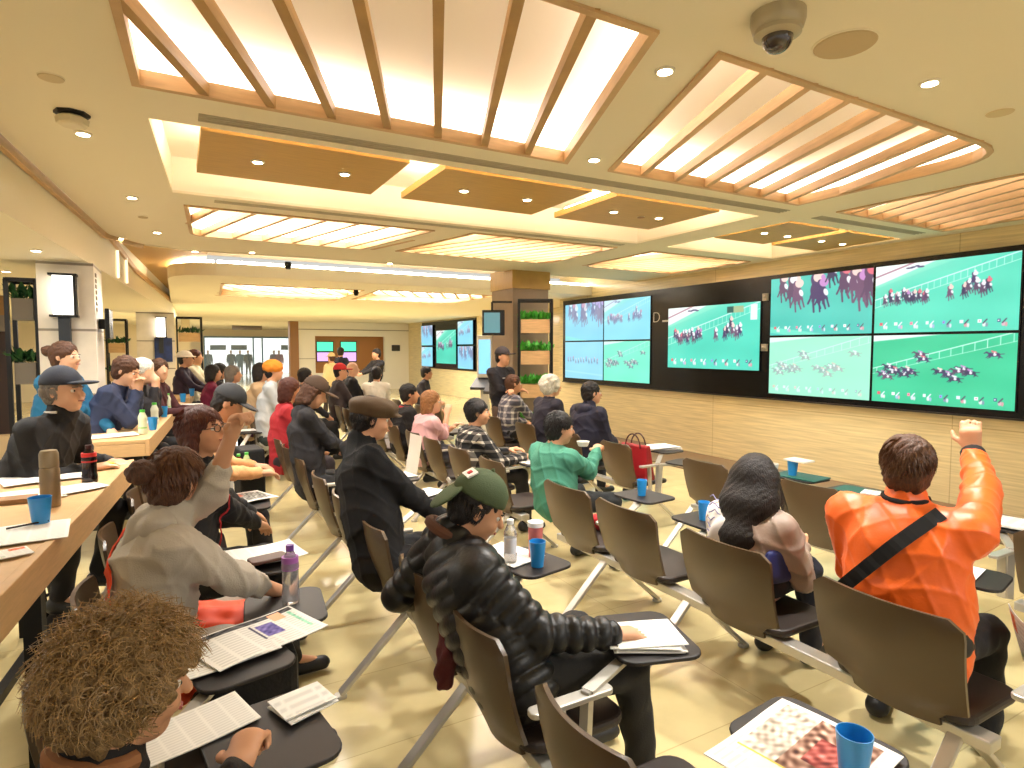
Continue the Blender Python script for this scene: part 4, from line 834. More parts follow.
# ================================================================= people
def unit(v): v = np.asarray(v, float); return v/(np.linalg.norm(v)+1e-9)
def V3(v): return np.array([v[0], v[1], v[2]], float)
class Vol:
    def __init__(s, lo, hi, h):
        s.lo = np.asarray(lo, float); s.h = h; n = np.ceil((np.asarray(hi)-s.lo)/h).astype(int)+1; s.n = n
        s.f = np.full(n, .5, np.float32)
    def _reg(s, lo, hi):
        a = np.maximum(0, np.floor((lo-s.lo)/s.h).astype(int)); b = np.minimum(s.n, np.ceil((hi-s.lo)/s.h).astype(int)+1)
        if (b <= a).any(): return None
        g = [s.lo[i]+s.h*np.arange(a[i], b[i], dtype=np.float32) for i in range(3)]
        return tuple(slice(a[i], b[i]) for i in range(3)), g[0][:, None, None], g[1][None, :, None], g[2][None, None, :]
    def _mix(s, sl, d, k, sub=False):
        c = s.f[sl]
        if sub: hh = np.maximum(k-np.abs(c+d), 0)/k; s.f[sl] = np.maximum(c, -d)+hh*hh*k*.25
        else: hh = np.maximum(k-np.abs(c-d), 0)/k; s.f[sl] = np.minimum(c, d)-hh*hh*k*.25
    def cap(s, a, b, ra, rb, k=.02, axis=None, wide=1.0, sub=False):
        a = V3(a); b = V3(b); m = max(ra, rb)*max(1, wide)+k+3*s.h; R = s._reg(np.minimum(a, b)-m, np.maximum(a, b)+m)
        if R is None: return
        sl, X, Y, Z = R; px, py, pz = X-a[0], Y-a[1], Z-a[2]; d = b-a
        if axis is not None and wide != 1:
            ax = unit(axis); c = (px*ax[0]+py*ax[1]+pz*ax[2])*(1-1/wide); px = px-ax[0]*c; py = py-ax[1]*c; pz = pz-ax[2]*c
            d = d-ax*(d@ax)*(1-1/wide)
        t = np.clip((px*d[0]+py*d[1]+pz*d[2])/(d@d+1e-9), 0, 1)
        D = np.sqrt((px-t*d[0])**2+(py-t*d[1])**2+(pz-t*d[2])**2)-(ra+(rb-ra)*t)
        s._mix(sl, D.astype(np.float32), k, sub)
    def ell(s, c, r, M, k=.015, sub=False, cut=None):
        c = V3(c); m = max(r)+k+3*s.h; R = s._reg(c-m, c+m)
        if R is None: return
        sl, X, Y, Z = R; p = (X-c[0], Y-c[1], Z-c[2]); q = [(p[0]*M[i][0]+p[1]*M[i][1]+p[2]*M[i][2]) for i in range(3)]
        n0 = np.sqrt(sum((q[i]/r[i])**2 for i in range(3))); n1 = np.sqrt(sum((q[i]/r[i]**2)**2 for i in range(3)))+1e-6
        D = n0*(n0-1)/n1; D = np.where(n0 < .3, -min(r)*.7, D)
        if cut is not None: D = np.maximum(D, cut-q[2])
        s._mix(sl, D.astype(np.float32), k, sub)
    def mesh(s, name, m, parent, origin, disp=None, noise=0, nfreq=30):
        f = s.f; sg = f < 0; nx, ny, nz = f.shape
        cnt = sum(sg[i:nx-1+i, j:ny-1+j, k:nz-1+k].astype(np.int8) for i in (0, 1) for j in (0, 1) for k in (0, 1))
        cells = np.argwhere((cnt > 0) & (cnt < 8))
        if len(cells) == 0: return None
        idx = np.full((nx-1, ny-1, nz-1), -1, np.int64); idx[tuple(cells.T)] = np.arange(len(cells))
        acc = np.zeros((len(cells), 3)); num = np.zeros(len(cells)); cr = [(0, 0, 0), (1, 0, 0), (0, 1, 0), (1, 1, 0), (0, 0, 1), (1, 0, 1), (0, 1, 1), (1, 1, 1)]
        val = [f[tuple((cells+c).T)] for c in cr]
        for a, b in ((0, 1), (2, 3), (4, 5), (6, 7), (0, 2), (1, 3), (4, 6), (5, 7), (0, 4), (1, 5), (2, 6), (3, 7)):
            va, vb = val[a], val[b]; mk = (va < 0) != (vb < 0); t = np.where(mk, va/(va-vb+1e-12*(va == vb)), 0)
            ca, cb = np.array(cr[a]), np.array(cr[b]); acc += (ca+t[:, None]*(cb-ca))*mk[:, None]; num += mk
        v = s.lo+(cells+acc/num[:, None])*s.h
        quads = []
        for ax in range(3):
            o1, o2 = (ax+1) % 3, (ax+2) % 3; sl0 = [slice(None)]*3; sl1 = [slice(None)]*3; sl0[ax] = slice(0, -1); sl1[ax] = slice(1, None)
            for q in (sl0, sl1): q[o1] = slice(1, -1); q[o2] = slice(1, -1)
            A, Bq = sg[tuple(sl0)], sg[tuple(sl1)]; E = np.argwhere(A != Bq)
            if len(E) == 0: continue
            inside = A[tuple(E.T)]; base = E.copy(); base[:, o1] += 1; base[:, o2] += 1
            def at(d1, d2): c = base.copy(); c[:, o1] -= d1; c[:, o2] -= d2; return idx[tuple(c.T)]
            Q = np.stack([at(1, 1), at(0, 1), at(0, 0), at(1, 0)], 1); Q[~inside] = Q[~inside][:, ::-1]; quads.append(Q)
        q = np.concatenate(quads); q = q[(q >= 0).all(1)]
        # two rounds of light smoothing
        for _ in range(2):
            sm = np.zeros_like(v); n_ = np.zeros(len(v))
            for a, b in ((0, 1), (1, 2), (2, 3), (3, 0)):
                np.add.at(sm, q[:, a], v[q[:, b]]); np.add.at(n_, q[:, a], 1)
            v = np.where(n_[:, None] > 0, v*.5+.5*sm/np.maximum(n_, 1)[:, None], v)
        if disp is not None or noise:
            fn = np.cross(v[q[:, 2]]-v[q[:, 0]], v[q[:, 3]]-v[q[:, 1]]); nn = np.zeros_like(v)
            for a in range(4): np.add.at(nn, q[:, a], fn)
            nn /= np.linalg.norm(nn, axis=1)[:, None]+1e-12
            if disp is not None: v = v+nn*disp(v)[:, None]
            if noise:
                w = v*nfreq; z = np.sin(w[:, 0]+1.7*np.sin(w[:, 1]*.7+w[:, 2]*.5))*np.sin(w[:, 2]*1.1+1.3*np.sin(w[:, 0]*.8)+w[:, 1])+.5*np.sin(w[:, 1]*2.1+w[:, 2]*1.7+np.sin(w[:, 0]*2))
                v = v+nn*(z*noise)[:, None]
        v = v-V3(origin); me = bpy.data.meshes.new(name); me.vertices.add(len(v)); me.vertices.foreach_set('co', v.ravel())
        me.loops.add(q.size); me.loops.foreach_set('vertex_index', q.ravel()); me.polygons.add(len(q)); me.polygons.foreach_set('loop_start', np.arange(0, q.size, 4))
        me.update(calc_edges=True); me.polygons.foreach_set('use_smooth', np.ones(len(q), bool)); me.validate()
        return link(name, me, m, parent)
def ik(a, b, l1, l2, pole):
    a, b = V3(a), V3(b); d = b-a; L = np.linalg.norm(d); d = d/(L+1e-9)
    if L > (l1+l2)*.995: k = L/(l1+l2)*1.006; l1 *= k; l2 *= k
    x = (L*L+l1*l1-l2*l2)/(2*L); h = math.sqrt(max(0, l1*l1-x*x)); p = V3(pole); p = unit(p-d*(p@d)); return a+d*x+p*h
SKIN = {'l': (222, 172, 138), 'm': (206, 152, 116), 'd': (176, 122, 90)}
HAIRC = {'black': (16, 12, 12), 'dark': (22, 14, 11), 'brown': (78, 46, 26), 'red': (78, 34, 22), 'grey': (120, 112, 104), 'white': (228, 220, 205), 'curly': (138, 110, 72), 'auburn': (74, 44, 22), 'bald': (200, 150, 118), 'light': (150, 104, 62)}
def frame_of(yaw, pitch, roll=0):
    # returns right, forward, up of the head; yaw measured from +x toward +y in degrees
    y, p = math.radians(yaw), math.radians(pitch); f = np.array([math.cos(y)*math.cos(p), math.sin(y)*math.cos(p), math.sin(p)])
    r = unit(np.cross(f, [0, 0, 1])); u = np.cross(r, f); c, s_ = math.cos(math.radians(roll)), math.sin(math.radians(roll)); return np.array([r*c+u*s_, f, u*c-r*s_])
def add_head(v, H, M, k=.02, fine=True, ear=True):
    P = lambda x, y, z: H+M[0]*x+M[1]*y+M[2]*z
    v.ell(P(0, -.012, .028), (.076, .096, .088), M, k)
    v.ell(P(0, .028, -.035), (.060, .068, .082), M, k)
    v.ell(P(0, .052, -.092), (.032, .034, .026), M, k)
    if fine:
        v.cap(P(-.028, .082, .018), P(.028, .082, .018), .011, .011, .012)
        v.cap(P(0, .090, .010), P(0, .113, -.026), .008, .0135, .010); v.ell(P(0, .096, -.058), (.024, .010, .010), M, .008)
        for s_ in (-1, 1): v.ell(P(s_*.031, .092, -.002), (.014, .010, .008), M, .008, sub=True); v.ell(P(s_*.036, .068, -.035), (.022, .022, .022), M, .02)
    else: v.cap(P(0, .085, .005), P(0, .108, -.026), .010, .015, .012)
    if ear:
        for s_ in (-1, 1): v.ell(P(s_*.078, -.008, -.008), (.009, .018, .030), M, .008)
def add_hand(v, W, d, n, side, curl=.6, h=.006, point=False, thumb=1):
    # W wrist, d finger direction, n palm normal, side: lateral axis toward the thumb
    d, n = unit(d), V3(n); n = unit(n-d*(n@d)); s_ = np.cross(d, n); s_ = s_*(1 if s_@V3(side) > 0 else -1); e = max(0, h-.006)*.5
    v.cap(W+d*.015, W+d*.075, .020+e, .022+e, .014, axis=s_, wide=1.75)
    for i, (o, l) in enumerate(((.030, .9), (.010, 1.0), (-.011, .95), (-.031, .78))):
        b = W+d*.085+s_*o; c1 = curl*(0.15 if (point and i == 0) else 1); a1 = c1*.8; a2 = c1*1.9; a3 = c1*2.7
        p1 = b+(d*math.cos(a1)+n*math.sin(a1))*.040*l; p2 = p1+(d*math.cos(a2)+n*math.sin(a2))*.026*l; p3 = p2+(d*math.cos(a3)+n*math.sin(a3))*.020*l
        v.cap(b-d*.012, p1, .0098+e, .0088+e, .004); v.cap(p1, p2, .0088+e, .0080+e, .003); v.cap(p2, p3, .0080+e, .0070+e, .003)
    b = W+d*.028+s_*.028; p1 = b+unit(s_*.8+d*.6+n*.35)*.042*thumb; p2 = p1+unit(s_*.25+d*.85+n*.45)*.032
    v.cap(b, p1, .0125+e, .011+e, .008); v.cap(p1, p2, .011+e, .0085+e, .004)
def strands(name, m, parent, origin, roots, dirs, L, r, rnd, curl=0, grav=.5, seg=3, npt=7, cfreq=9, tangent=None):
    mb = MB()
    for p, d in zip(roots, dirs):
        l = L*rnd.uniform(.6, 1.15); pts = []; q = V3(p)-V3(origin); dd = unit(d); a = rnd.uniform(0, 6.28); w = unit(np.cross(dd, [.3, .2, .9])); u = np.cross(dd, w)
        for i in range(npt):
            t = i/(npt-1); off = (w*math.cos(a+t*cfreq)+u*math.sin(a+t*cfreq))*curl*min(1, t*3)
            pts.append(tuple(q+off)); dd = unit(dd+np.array([0, 0, -grav/npt])); q = q+dd*l/(npt-1)
        mb.tube(pts, [r*(1-.75*(i/(npt-1))**2) for i in range(npt)], seg, cap=False)
    return mb.build(name, m, parent, smooth=True)
PN = 0
def person(label, H, face=0, look=None, lookp=0, roll=0, hip=None, sit=True, seat=.47, res=.012, wr=None, wl=None, skin='m', hair='black', hairst='short', hat=None, hatc=(40, 40, 44),
           top=(30, 30, 34), topmat=None, pants=(30, 28, 30), fat=1.0, puffer=False, bare=0, handr=None, handl=None, lean=.12, fold=.004, knees=None, shoe=(24, 22, 22), collar=None, rrange=None, legs=True, scale=1.0, glasses=False, topname='jacket', pole=None, neck=(0, 0, 0), shw=.175, group=None, sleeve=1.0):
    """H: head centre in the world; face: body heading in degrees (0 = +x, toward the screens)."""
    H = V3(H); a = math.radians(face); Fw = np.array([math.cos(a), math.sin(a), 0]); Rt = np.array([math.sin(a), -math.cos(a), 0]); U = np.array([0, 0, 1.])
    look = face if look is None else look; M = frame_of(look, lookp, roll); sk = mat('skin_'+skin, SKIN[skin], .55); zs = seat if sit else .92*scale
    N = H-M[2]*.125-M[1]*.035-U*.03+V3(neck)
    if hip is None: hip = N[:2]-Fw[:2]*lean
    P = np.array([hip[0], hip[1], zs+.09]) if sit else np.array([hip[0], hip[1], zs])
    base = np.array([P[0], P[1], 0.]); up = unit(N-P); Fs = unit(Fw-up*(Fw@up)); T = np.linalg.norm(N-P)
    Wp = P+(N-P)*.36-Fs*.015; C = P+(N-P)*.70-Fs*.025; SC = N-up*.055-Fs*.01; SL, SR = SC-Rt*shw, SC+Rt*shw
    root = empty('person', tuple(base), label, 'person', group)
    L1, L2 = .285*scale, .255*scale
    def wrist(w, s_):
        if w is None: w = 'lap'
        if isinstance(w, str):
            sd = Rt*s_
            return {'lap': P+Fw*.34+sd*.10+U*.10, 'knee': P+Fw*.42+sd*.15+U*.09, 'table': P+Fw*.42+sd*.14+U*.26, 'chin': H+M[1]*.13-M[2]*.15+sd*.02, 'side': SC+sd*(shw+.06)-U*.50+Fw*.06, 'cross': P+Fw*.22-sd*.06+U*.26, 'hold': P+Fw*.36+sd*.05+U*.24}[w]
        return V3(w)
    WR, WL = wrist(wr, 1), wrist(wl, -1); pr = V3(pole) if pole is not None else None
    ER = ik(SR, WR, L1, L2, pr if pr is not None else (-Fw*.3-U+Rt*.45)); EL = ik(SL, WL, L1, L2, (-Fw*.3-U-Rt*.45))
    hipR, hipL = P+Rt*.085, P-Rt*.085
    if sit:
        kz = seat+.06; kn = knees or (.10, .10)
        KR = P+Fw*.40+Rt*(.09+kn[0]); KL = P+Fw*.40-Rt*(.09+kn[1]); KR[2] = KL[2] = kz; AR = KR+Fw*.06; AL = KL+Fw*.02; AR[2] = AL[2] = .10
        if seat > .6: AR[2] = AL[2] = .34; AR -= Fw*.12; AL -= Fw*.12
    else:
        KR = hipR+Fw*.03; KL = hipL+Fw*.02; KR[2] = KL[2] = .50*scale; AR = KR-Fw*.03+Rt*.02; AL = KL+Fw*.02-Rt*.02; AR[2] = AL[2] = .09
    pts = np.array([P, N, SL, SR, ER, EL, WR, WL, KR, KL, AR, AL, H]); lo, hi = pts.min(0)-.26, pts.max(0)+.26; lo[2] = max(lo[2], -.02)
    fine = res <= .010
    b = Vol(lo, hi, res*(.8 if fine else 1)); hh = b.h
    b.cap(P, Wp, .105, .10, .03, Rt, 1.3); b.cap(Wp, C, .10, .105, .03, Rt, 1.35); b.cap(SL+Rt*.03, SR-Rt*.03, .05, .05, .04); b.cap(SC, N+M[2]*.02, .062, .055, .02); b.cap(N, H-M[2]*.04-M[1]*.015, .052, .054, .02)
    for s_, Sx, Ex, Wx, hd in ((1, SR, ER, WR, handr), (-1, SL, EL, WL, handl)):
        b.cap(Sx, Ex, .048, .040, .02); b.cap(Ex, Wx, .040, .026, .015)
        hd = hd or {}
        if fine or hh < .013: add_hand(b, Wx, hd.get('d', (Wx-Ex)), hd.get('n', -U), hd.get('s', -Rt*s_), hd.get('curl', .45), hh, hd.get('point', False))
        else: dd = unit(Wx-Ex); b.cap(Wx, Wx+dd*.09, .032, .034, .01); b.cap(Wx+dd*.04, Wx+dd*.08-Rt*s_*.04, .016, .014, .01)
    if legs:
        for hp, K, A in ((hipR, KR, AR), (hipL, KL, AL)): b.cap(hp, K, .075, .05, .03); b.cap(K, A, .048, .032, .015); b.cap(A, A+Fw*.12-U*.04, .03, .025, .015)
    add_head(b, H, M, .02, hh < .011)
    body = b.mesh('body', sk, root, base)
    # upper garment
    g = Vol(lo, hi, res); t = .018*fat; f_ = fat
    g.cap(P-U*.02, Wp, .130*f_, .125*f_, .04, Rt, 1.32); g.cap(Wp, C, .125*f_, .125*f_, .05, Rt, 1.42); g.cap(SL+Rt*.035, SR-Rt*.035, .066*f_**.6, .066*f_**.6, .06); g.cap(SC+up*.0, N-M[2]*.005, .085, .068, .03)
    if collar: g.cap(N-up*.02, N+up*.035, .085, .075, .02)
    for Sx, Ex, Wx, sl in ((SR, ER, WR, sleeve), (SL, EL, WL, sleeve)):
        g.cap(Sx, Ex, .066*f_**.6, .056*f_**.6, .04)
        if sl > .3: g.cap(Ex, Ex+(Wx-Ex)*.93*sl, .055*f_**.6, .043*f_**.6, .02)
    axes = [(SR, ER), (ER, WR), (SL, EL), (EL, WL)]
    def disp(v):
        if puffer:
            best = np.full(len(v), 9.); s0 = (v@up)/.055; out = s0.copy()
            d0 = np.linalg.norm(np.cross(v-P, up), axis=1)-.14; d0v = (v-P); d0v = d0v-np.outer(d0v@Rt, Rt)*(1-1/1.45); d0 = np.linalg.norm(np.cross(d0v, up), axis=1)-.15; best = d0
            for A_, B_ in axes:
                dd = B_-A_; Ln = np.linalg.norm(dd); tt = np.clip(((v-A_)@dd)/(Ln*Ln), 0, 1); D = np.linalg.norm(v-A_-tt[:, None]*dd, axis=1)-.055
                mk = D < best; best = np.where(mk, D, best); out = np.where(mk, tt*Ln/.052+.3, out)
            return .014*np.abs(np.sin(math.pi*out))**.55-.005+.003*np.sin(v[:, 0]*60+v[:, 1]*40)
        w = v*np.array([1, 1, .8]); r = np.zeros(len(v))
        for A_, B_ in axes:  # creases gather around the elbows and shoulders
            for J in (A_, B_): dd = np.linalg.norm(v-J, axis=1); r += np.exp(-(dd/.10)**2)*np.sin(dd*110+(v[:, 0]+v[:, 1])*30)*.5
        n1 = np.sin(w[:, 0]*24+w[:, 1]*9+2*np.sin(w[:, 2]*11+w[:, 1]*7)); n2 = np.sin(w[:, 2]*27+w[:, 0]*8+2.5*np.sin(w[:, 0]*9+w[:, 1]*10)); n3 = np.sin(w[:, 1]*22-w[:, 2]*15+2*np.sin(w[:, 0]*12))
        k = 1.7*((1-np.abs(n1))**3+(1-np.abs(n2))**3+(1-np.abs(n3))**3)-1.0
        return fold*(k+r)
    tm = topmat or mat('cloth_%d_%d_%d' % tuple(top), top, .8, bump=.25, bscale=160)
    jk = g.mesh(topname, tm, root, base, disp=disp)
    if legs:
        p = Vol(lo, hi, max(res, .012)); p.cap(P-Rt*.04, P+Rt*.04, .112, .112, .04)
        for hp, K, A in ((hipR, KR, AR), (hipL, KL, AL)): p.cap(hp, K, .095, .068, .04); p.cap(K, A+U*.02, .066, .056, .02)
        p.mesh('trousers', mat('cloth_%d_%d_%d' % tuple(pants), pants, .85, bump=.2, bscale=160), root, base, noise=.004)
        for A in (AR, AL):
            s_ = Vol(A-.25, A+.25, max(res, .012)); s_.cap(A-Fw*.04-U*.05, A+Fw*.16-U*.055, .042, .036, .02, Rt, 1.1); s_.cap(A, A-Fw*.03-U*.04, .04, .045, .02); s_.mesh('shoe', mat('shoe_%d_%d_%d' % tuple(shoe), shoe, .5), root, base)
    # hair
    Q = lambda x, y, z: H+M[0]*x+M[1]*y+M[2]*z; hres = min(res, .009) if fine else res*.9
    hm = mat('hair_'+hair, HAIRC[hair], .62, bump=.5, bscale=220, var=.45, stretch=(1, 1, .25), sheen=.0); rnd = random.Random(len(label))
    hob = None
    if hairst not in ('bald', 'none'):
        e = .016 if hairst in ('curly', 'fluffy') else (-.007 if hat else 0)
        hv = Vol(H-.42, H+.34, hres)
        hv.ell(Q(0, -.022, .038), (.089+e, .106+e, .094+e), M, .02)
        if hairst in ('short', 'fluffy', 'bob', 'bun', 'long', 'curly'): hv.ell(Q(0, -.05, -.03), (.078+e, .066+e, .075+e), M, .03)
        if hairst in ('bob', 'long'):
            for s_ in (-1, 1): hv.cap(Q(s_*.06, -.01, .02), Q(s_*.075, -.02, -.09), .035, .03, .03)
            hv.cap(Q(0, -.06, 0), Q(0, -.07, -.10), .06, .055, .03, M[0], 1.25)
        if hairst == 'long':
            ch = [Q(0, -.05, .0), Q(0, -.085, -.09), N-Fs*.085+up*.03, N-Fs*.118-up*.12, N-Fs*.125-up*.30]
            for (p_, q_), (r_, t_) in zip(zip(ch, ch[1:]), ((.072, .070), (.070, .062), (.062, .050), (.050, .026))): hv.cap(p_, q_, r_, t_, .06, M[0], 1.6)
        if hairst == 'bun': hv.ell(Q(0, -.15, .05), (.05, .045, .045), M, .02)
        if hairst == 'tail': hv.cap(Q(0, -.12, .03), Q(0, -.17, -.08), .03, .015, .02)
        if hairst in ('curly', 'fluffy'):
            for _ in range(46):
                d = unit(RNG.normal(size=3)); d[1] = d[1]-.35; d = unit(d)
                if d[2] < -.75: continue
                hv.ell(Q(d[0]*(.085+e), -.02+d[1]*(.105+e), .025+d[2]*(.09+e)), (.028,)*3, M, .015)
        hv.ell(Q(0, .108, -.045), (.068, .075, .083), M, .012, sub=True)
        hob = hv.mesh('hair', hm, root, base, noise={'curly': .008, 'long': .0015}.get(hairst, .004), nfreq=90)
        if fine:
            n_ = {'curly': 2600, 'short': 1700, 'long': 700, 'fluffy': 700}.get(hairst, 1100); roots, dirs = [], []
            while len(roots) < n_:
                d = unit(RNG.normal(size=3))
                if (d[1] > .35 and d[2] < .25) or d[2] < -.62 or (hat and d[2] > -.15): continue
                roots.append(Q(d[0]*.087, -.022+d[1]*.104, .035+d[2]*.092))
                if hairst == 'curly': dd = M[0]*d[0]+M[1]*d[1]+M[2]*d[2]
                elif hairst == 'long': dd = (M[0]*d[0]+M[1]*d[1])*.35-M[2]*.9
                else: nn = unit(M[0]*d[0]+M[1]*d[1]+M[2]*d[2]); fl = (M[1]*(.8 if d[1] > -.1 else -.3)*max(0, d[2])-M[2]*.7+M[0]*(d[0]*.6+rnd.uniform(-.4, .4))); fl = fl-nn*(fl@nn); dd = unit(fl)+nn*(.22 if hairst != 'fluffy' else .5)
                dirs.append(unit(dd))
            Lh = {'curly': .062, 'short': .036, 'long': .20, 'fluffy': .06}.get(hairst, .05)
            strands('hair_strands', mat('hair_strand_'+hair, tuple(min(255, int(c*1.15+4)) for c in HAIRC[hair]), .4), hob, base*0+base, roots, dirs, Lh, .0017 if hairst == 'curly' else .0028, rnd, {'curly': .009, 'fluffy': .006}.get(hairst, .002), {'curly': .9, 'long': .3}.get(hairst, .7), npt=12 if hairst == 'curly' else 6, cfreq=11 if hairst == 'curly' else 4)
            if hairst == 'long':
                r2, d2 = [], []
                for _ in range(520): x = rnd.uniform(-1, 1); z_ = rnd.uniform(-.10, .04); r2.append(Q(x*.088, -.085-.035*(1-x*x)-max(0, -z_)*.25, z_)); d2.append(unit((N-Fs*(.16)-up*.36+M[0]*x*.10)-r2[-1]))
                strands('loose_strands', mat('hair_strand_'+hair, HAIRC[hair], .4), hob, base, r2, d2, .40, .0030, rnd, .005, .05, npt=10, cfreq=5)
    else: pass
    if hat:
        hc = mat('hat_%d_%d_%d' % tuple(hatc), hatc, .8, bump=.25, bscale=200); ho = empty_part = None
        hv = Vol(H-.3, H+.3, hres)
        if hat == 'capback':
            hv.ell(Q(0, -.015, .042), (.092, .112, .108), M, .01, cut=-.005); hv.ell(Q(0, .10, .05), (.035, .035, .028), M, .008, sub=True); ho = hv.mesh('cap', hc, root, base)
            bv = Vol(H-.34, H+.34, hres*.8); t_ = math.radians(62); M2 = np.array([M[0], M[1]*math.cos(t_)+M[2]*math.sin(t_), M[2]*math.cos(t_)-M[1]*math.sin(t_)]); bv.ell(Q(0, -.128, .002), (.086, .086, .012), M2, .01); bv.mesh('visor', hc, ho, base)
            MB().ball(tuple(Q(0, -.015, .152)-base), .009, 8, 6).build('button', hc, ho)
        if hat == 'cap':
            hv.ell(Q(0, -.015, .042), (.092, .112, .108), M, .01, cut=-.005); ho = hv.mesh('cap', hc, root, base)
            bv = Vol(H-.3, H+.3, hres*.8); bv.ell(Q(0, .115, .045), (.080, .085, .012), M, .01); bv.mesh('visor', hc, ho, base)
            if fine: MB().ball(tuple(Q(0, -.02, .143)-base), .009, 8, 6).build('button', hc, ho)
        elif hat == 'flat':
            hv.ell(Q(0, .0, .068), (.110, .142, .058), M, .02); hv.ell(Q(0, -.02, .03), (.094, .112, .05), M, .02, cut=-.02); hv.ell(Q(0, .12, .032), (.07, .05, .012), M, .02); ho = hv.mesh('cap', hc, root, base, noise=.002)
        elif hat == 'turban':
            hv.ell(Q(0, -.015, .055), (.108, .125, .09), M, .02); ho = hv.mesh('headwrap', hc, root, base, noise=.006, nfreq=50)
        elif hat == 'brim':
            hv.ell(Q(0, -.02, .05), (.096, .115, .088), M, .01, cut=-.005); hv.ell(Q(0, -.01, .035), (.15, .165, .013), M, .01); ho = hv.mesh('hat', hc, root, base)
        elif hat == 'hood':
            hv.ell(Q(0, -.03, .03), (.11, .125, .12), M, .02); hv.ell(Q(0, .12, -.02), (.075, .09, .09), M, .01, sub=True); ho = hv.mesh('hood', tm, root, base, noise=.004)
    if hh < .012:
        for s_ in (-1, 1):
            MB().ball((0, 0, 0), .0125, 10, 8).build('eye', mat('eye_white', (225, 218, 208), .3), root, smooth=True, loc=tuple(Q(s_*.031, .0745, .0)-base))
            MB().ball((0, 0, 0), .0062, 8, 6).build('iris', mat('iris_dark', (30, 18, 12), .3), root, smooth=True, loc=tuple(Q(s_*.031, .0835, .0)-base))
            MB().tube([tuple(Q(s_*x, y, .021)-base) for x, y in ((.014, .094), (.03, .096), (.045, .084))], .0032).build('eyebrow', hm if hair != 'bald' else mat('hair_dark', HAIRC['dark'], .5), root)
        MB().tube([tuple(Q(x, y, -.058)-base) for x, y in ((-.022, .099), (0, .107), (.022, .099))], .004).build('lips', mat('lips', (168, 92, 84), .5), root)
    if glasses:
        mb = MB()
        for s_ in (-1, 1): mb.tube([tuple(Q(s_*.033+.024*math.cos(t), .104, .0+.017*math.sin(t))-base) for t in [2*math.pi*i/14 for i in range(15)]], .0022, 5, cap=False); mb.tube([tuple(Q(s_*.057, .104, .004)-base), tuple(Q(s_*.082, .0, .004)-base)], .002, 5)
        mb.tube([tuple(Q(-.009, .106, .003)-base), tuple(Q(.009, .106, .003)-base)], .002, 5); mb.build('glasses', BLACKM, root)
    if seat > .6: stool(base[0]-Fw[0]*.02, base[1]-Fw[1]*.02, 'high stool under the '+label.replace('person in ', '').split(',')[0].split(' at ')[0].split(' beside')[0].split(' with brown')[0]+' at the left desks')
    return dict(root=root, base=base, P=P, N=N, C=C, SL=SL, SR=SR, ER=ER, EL=EL, WR=WR, WL=WL, Fw=Fw, Rt=Rt, up=up, M=M, H=H, Q=Q, Fs=Fs, Wp=Wp, jk=jk, hair=hob, KR=KR, KL=KL)
def on_back(J, r, u, off=.006, front=False):
    V = np.array([v.co for v in J['jk'].data.vertices])+J['base']-J['P']; a = V@J['Rt']-r; b = V@J['up']-u; c = V@J['Fs']
    mk = (np.abs(a) < .022) & (np.abs(b) < .022)
    if not mk.any(): return None
    return J['P']+J['Rt']*r+J['up']*u+J['Fs']*((c[mk].max()+off) if front else (c[mk].min()-off))
def wrap_strap(J, name, pa, pb, n, w, m, front=False):
    pts = [on_back(J, pa[0]+(pb[0]-pa[0])*i/n, pa[1]+(pb[1]-pa[1])*i/n, .004, front) for i in range(n+1)]; pts = [p for p in pts if p is not None]
    dirv = unit(J['Rt']*(pb[0]-pa[0])+J['up']*(pb[1]-pa[1])); sd = unit(np.cross(dirv, J['Fs']))*w/2; mb = MB(); vs = []; o = J['Fs']*(.006 if front else -.006)
    for p in pts:
        q = p-J['base']; vs += [tuple(q-sd), tuple(q+sd), tuple(q+sd+o), tuple(q-sd+o)]
    fs = []
    for i in range(len(pts)-1):
        for k in range(4): fs.append((i*4+k, i*4+(k+1) % 4, i*4+4+(k+1) % 4, i*4+4+k))
    return mb.add(vs, fs).build(name, m, J['root'])
def strap(J, name, pts, w, th, m, parent=None):
    mb = MB(); b = J['base']
    for p, q in zip(pts, pts[1:]): mb.bar(tuple(V3(p)-b), tuple(V3(q)-b), w, th, up=tuple(J['Fs']))
    return mb.build(name, m, parent or J['root'])
E_ = lambda c: mat('cloth_%d_%d_%d' % tuple(c), c, .8, bump=.25, bscale=160)
# ---- foreground
# black puffer jacket, green cap
Hh = BX(478, 508, .98)
J = person('person in black puffer jacket and green cap, hand on white notepad, seen from behind', Hh, face=-2, look=-18, lookp=-28, hip=(1.0, 1.78), res=.0085, top=(14, 13, 15), topmat=mat('puffer_black', (15, 14, 16), .42, bump=.15, bscale=80), puffer=True, fat=1.16, hair='dark', hat='capback', hatc=(74, 88, 58),
       wr=B(612, 634, .70), wl=(1.0, 2.36, .62), pants=(34, 32, 31), collar=True, handr=dict(d=(.85, -.15, -.1), n=(0, 0, -1), s=(0, 1, 0), curl=.25), fold=.003, lean=.1, knees=(.05, .12), sleeve=1.0, shw=.19)
Q = J['Q']; bb = J['base']
pt = [tuple(Q(x, y, z)-bb) for x, y, z in ((-.075, .078, .075), (-.035, .092, .085), (-.035, .072, .118), (-.072, .058, .105))]
MB().prism([(0, 0)]*0 or [(-.5, -.5), (.5, -.5), (.5, .5), (-.5, .5)], 0, .001) if 0 else None
pm = MB(); n_ = V3(Q(-.05, .08, .12))-V3(Q(-.03, .0, .0)); n_ = unit(n_)*.004
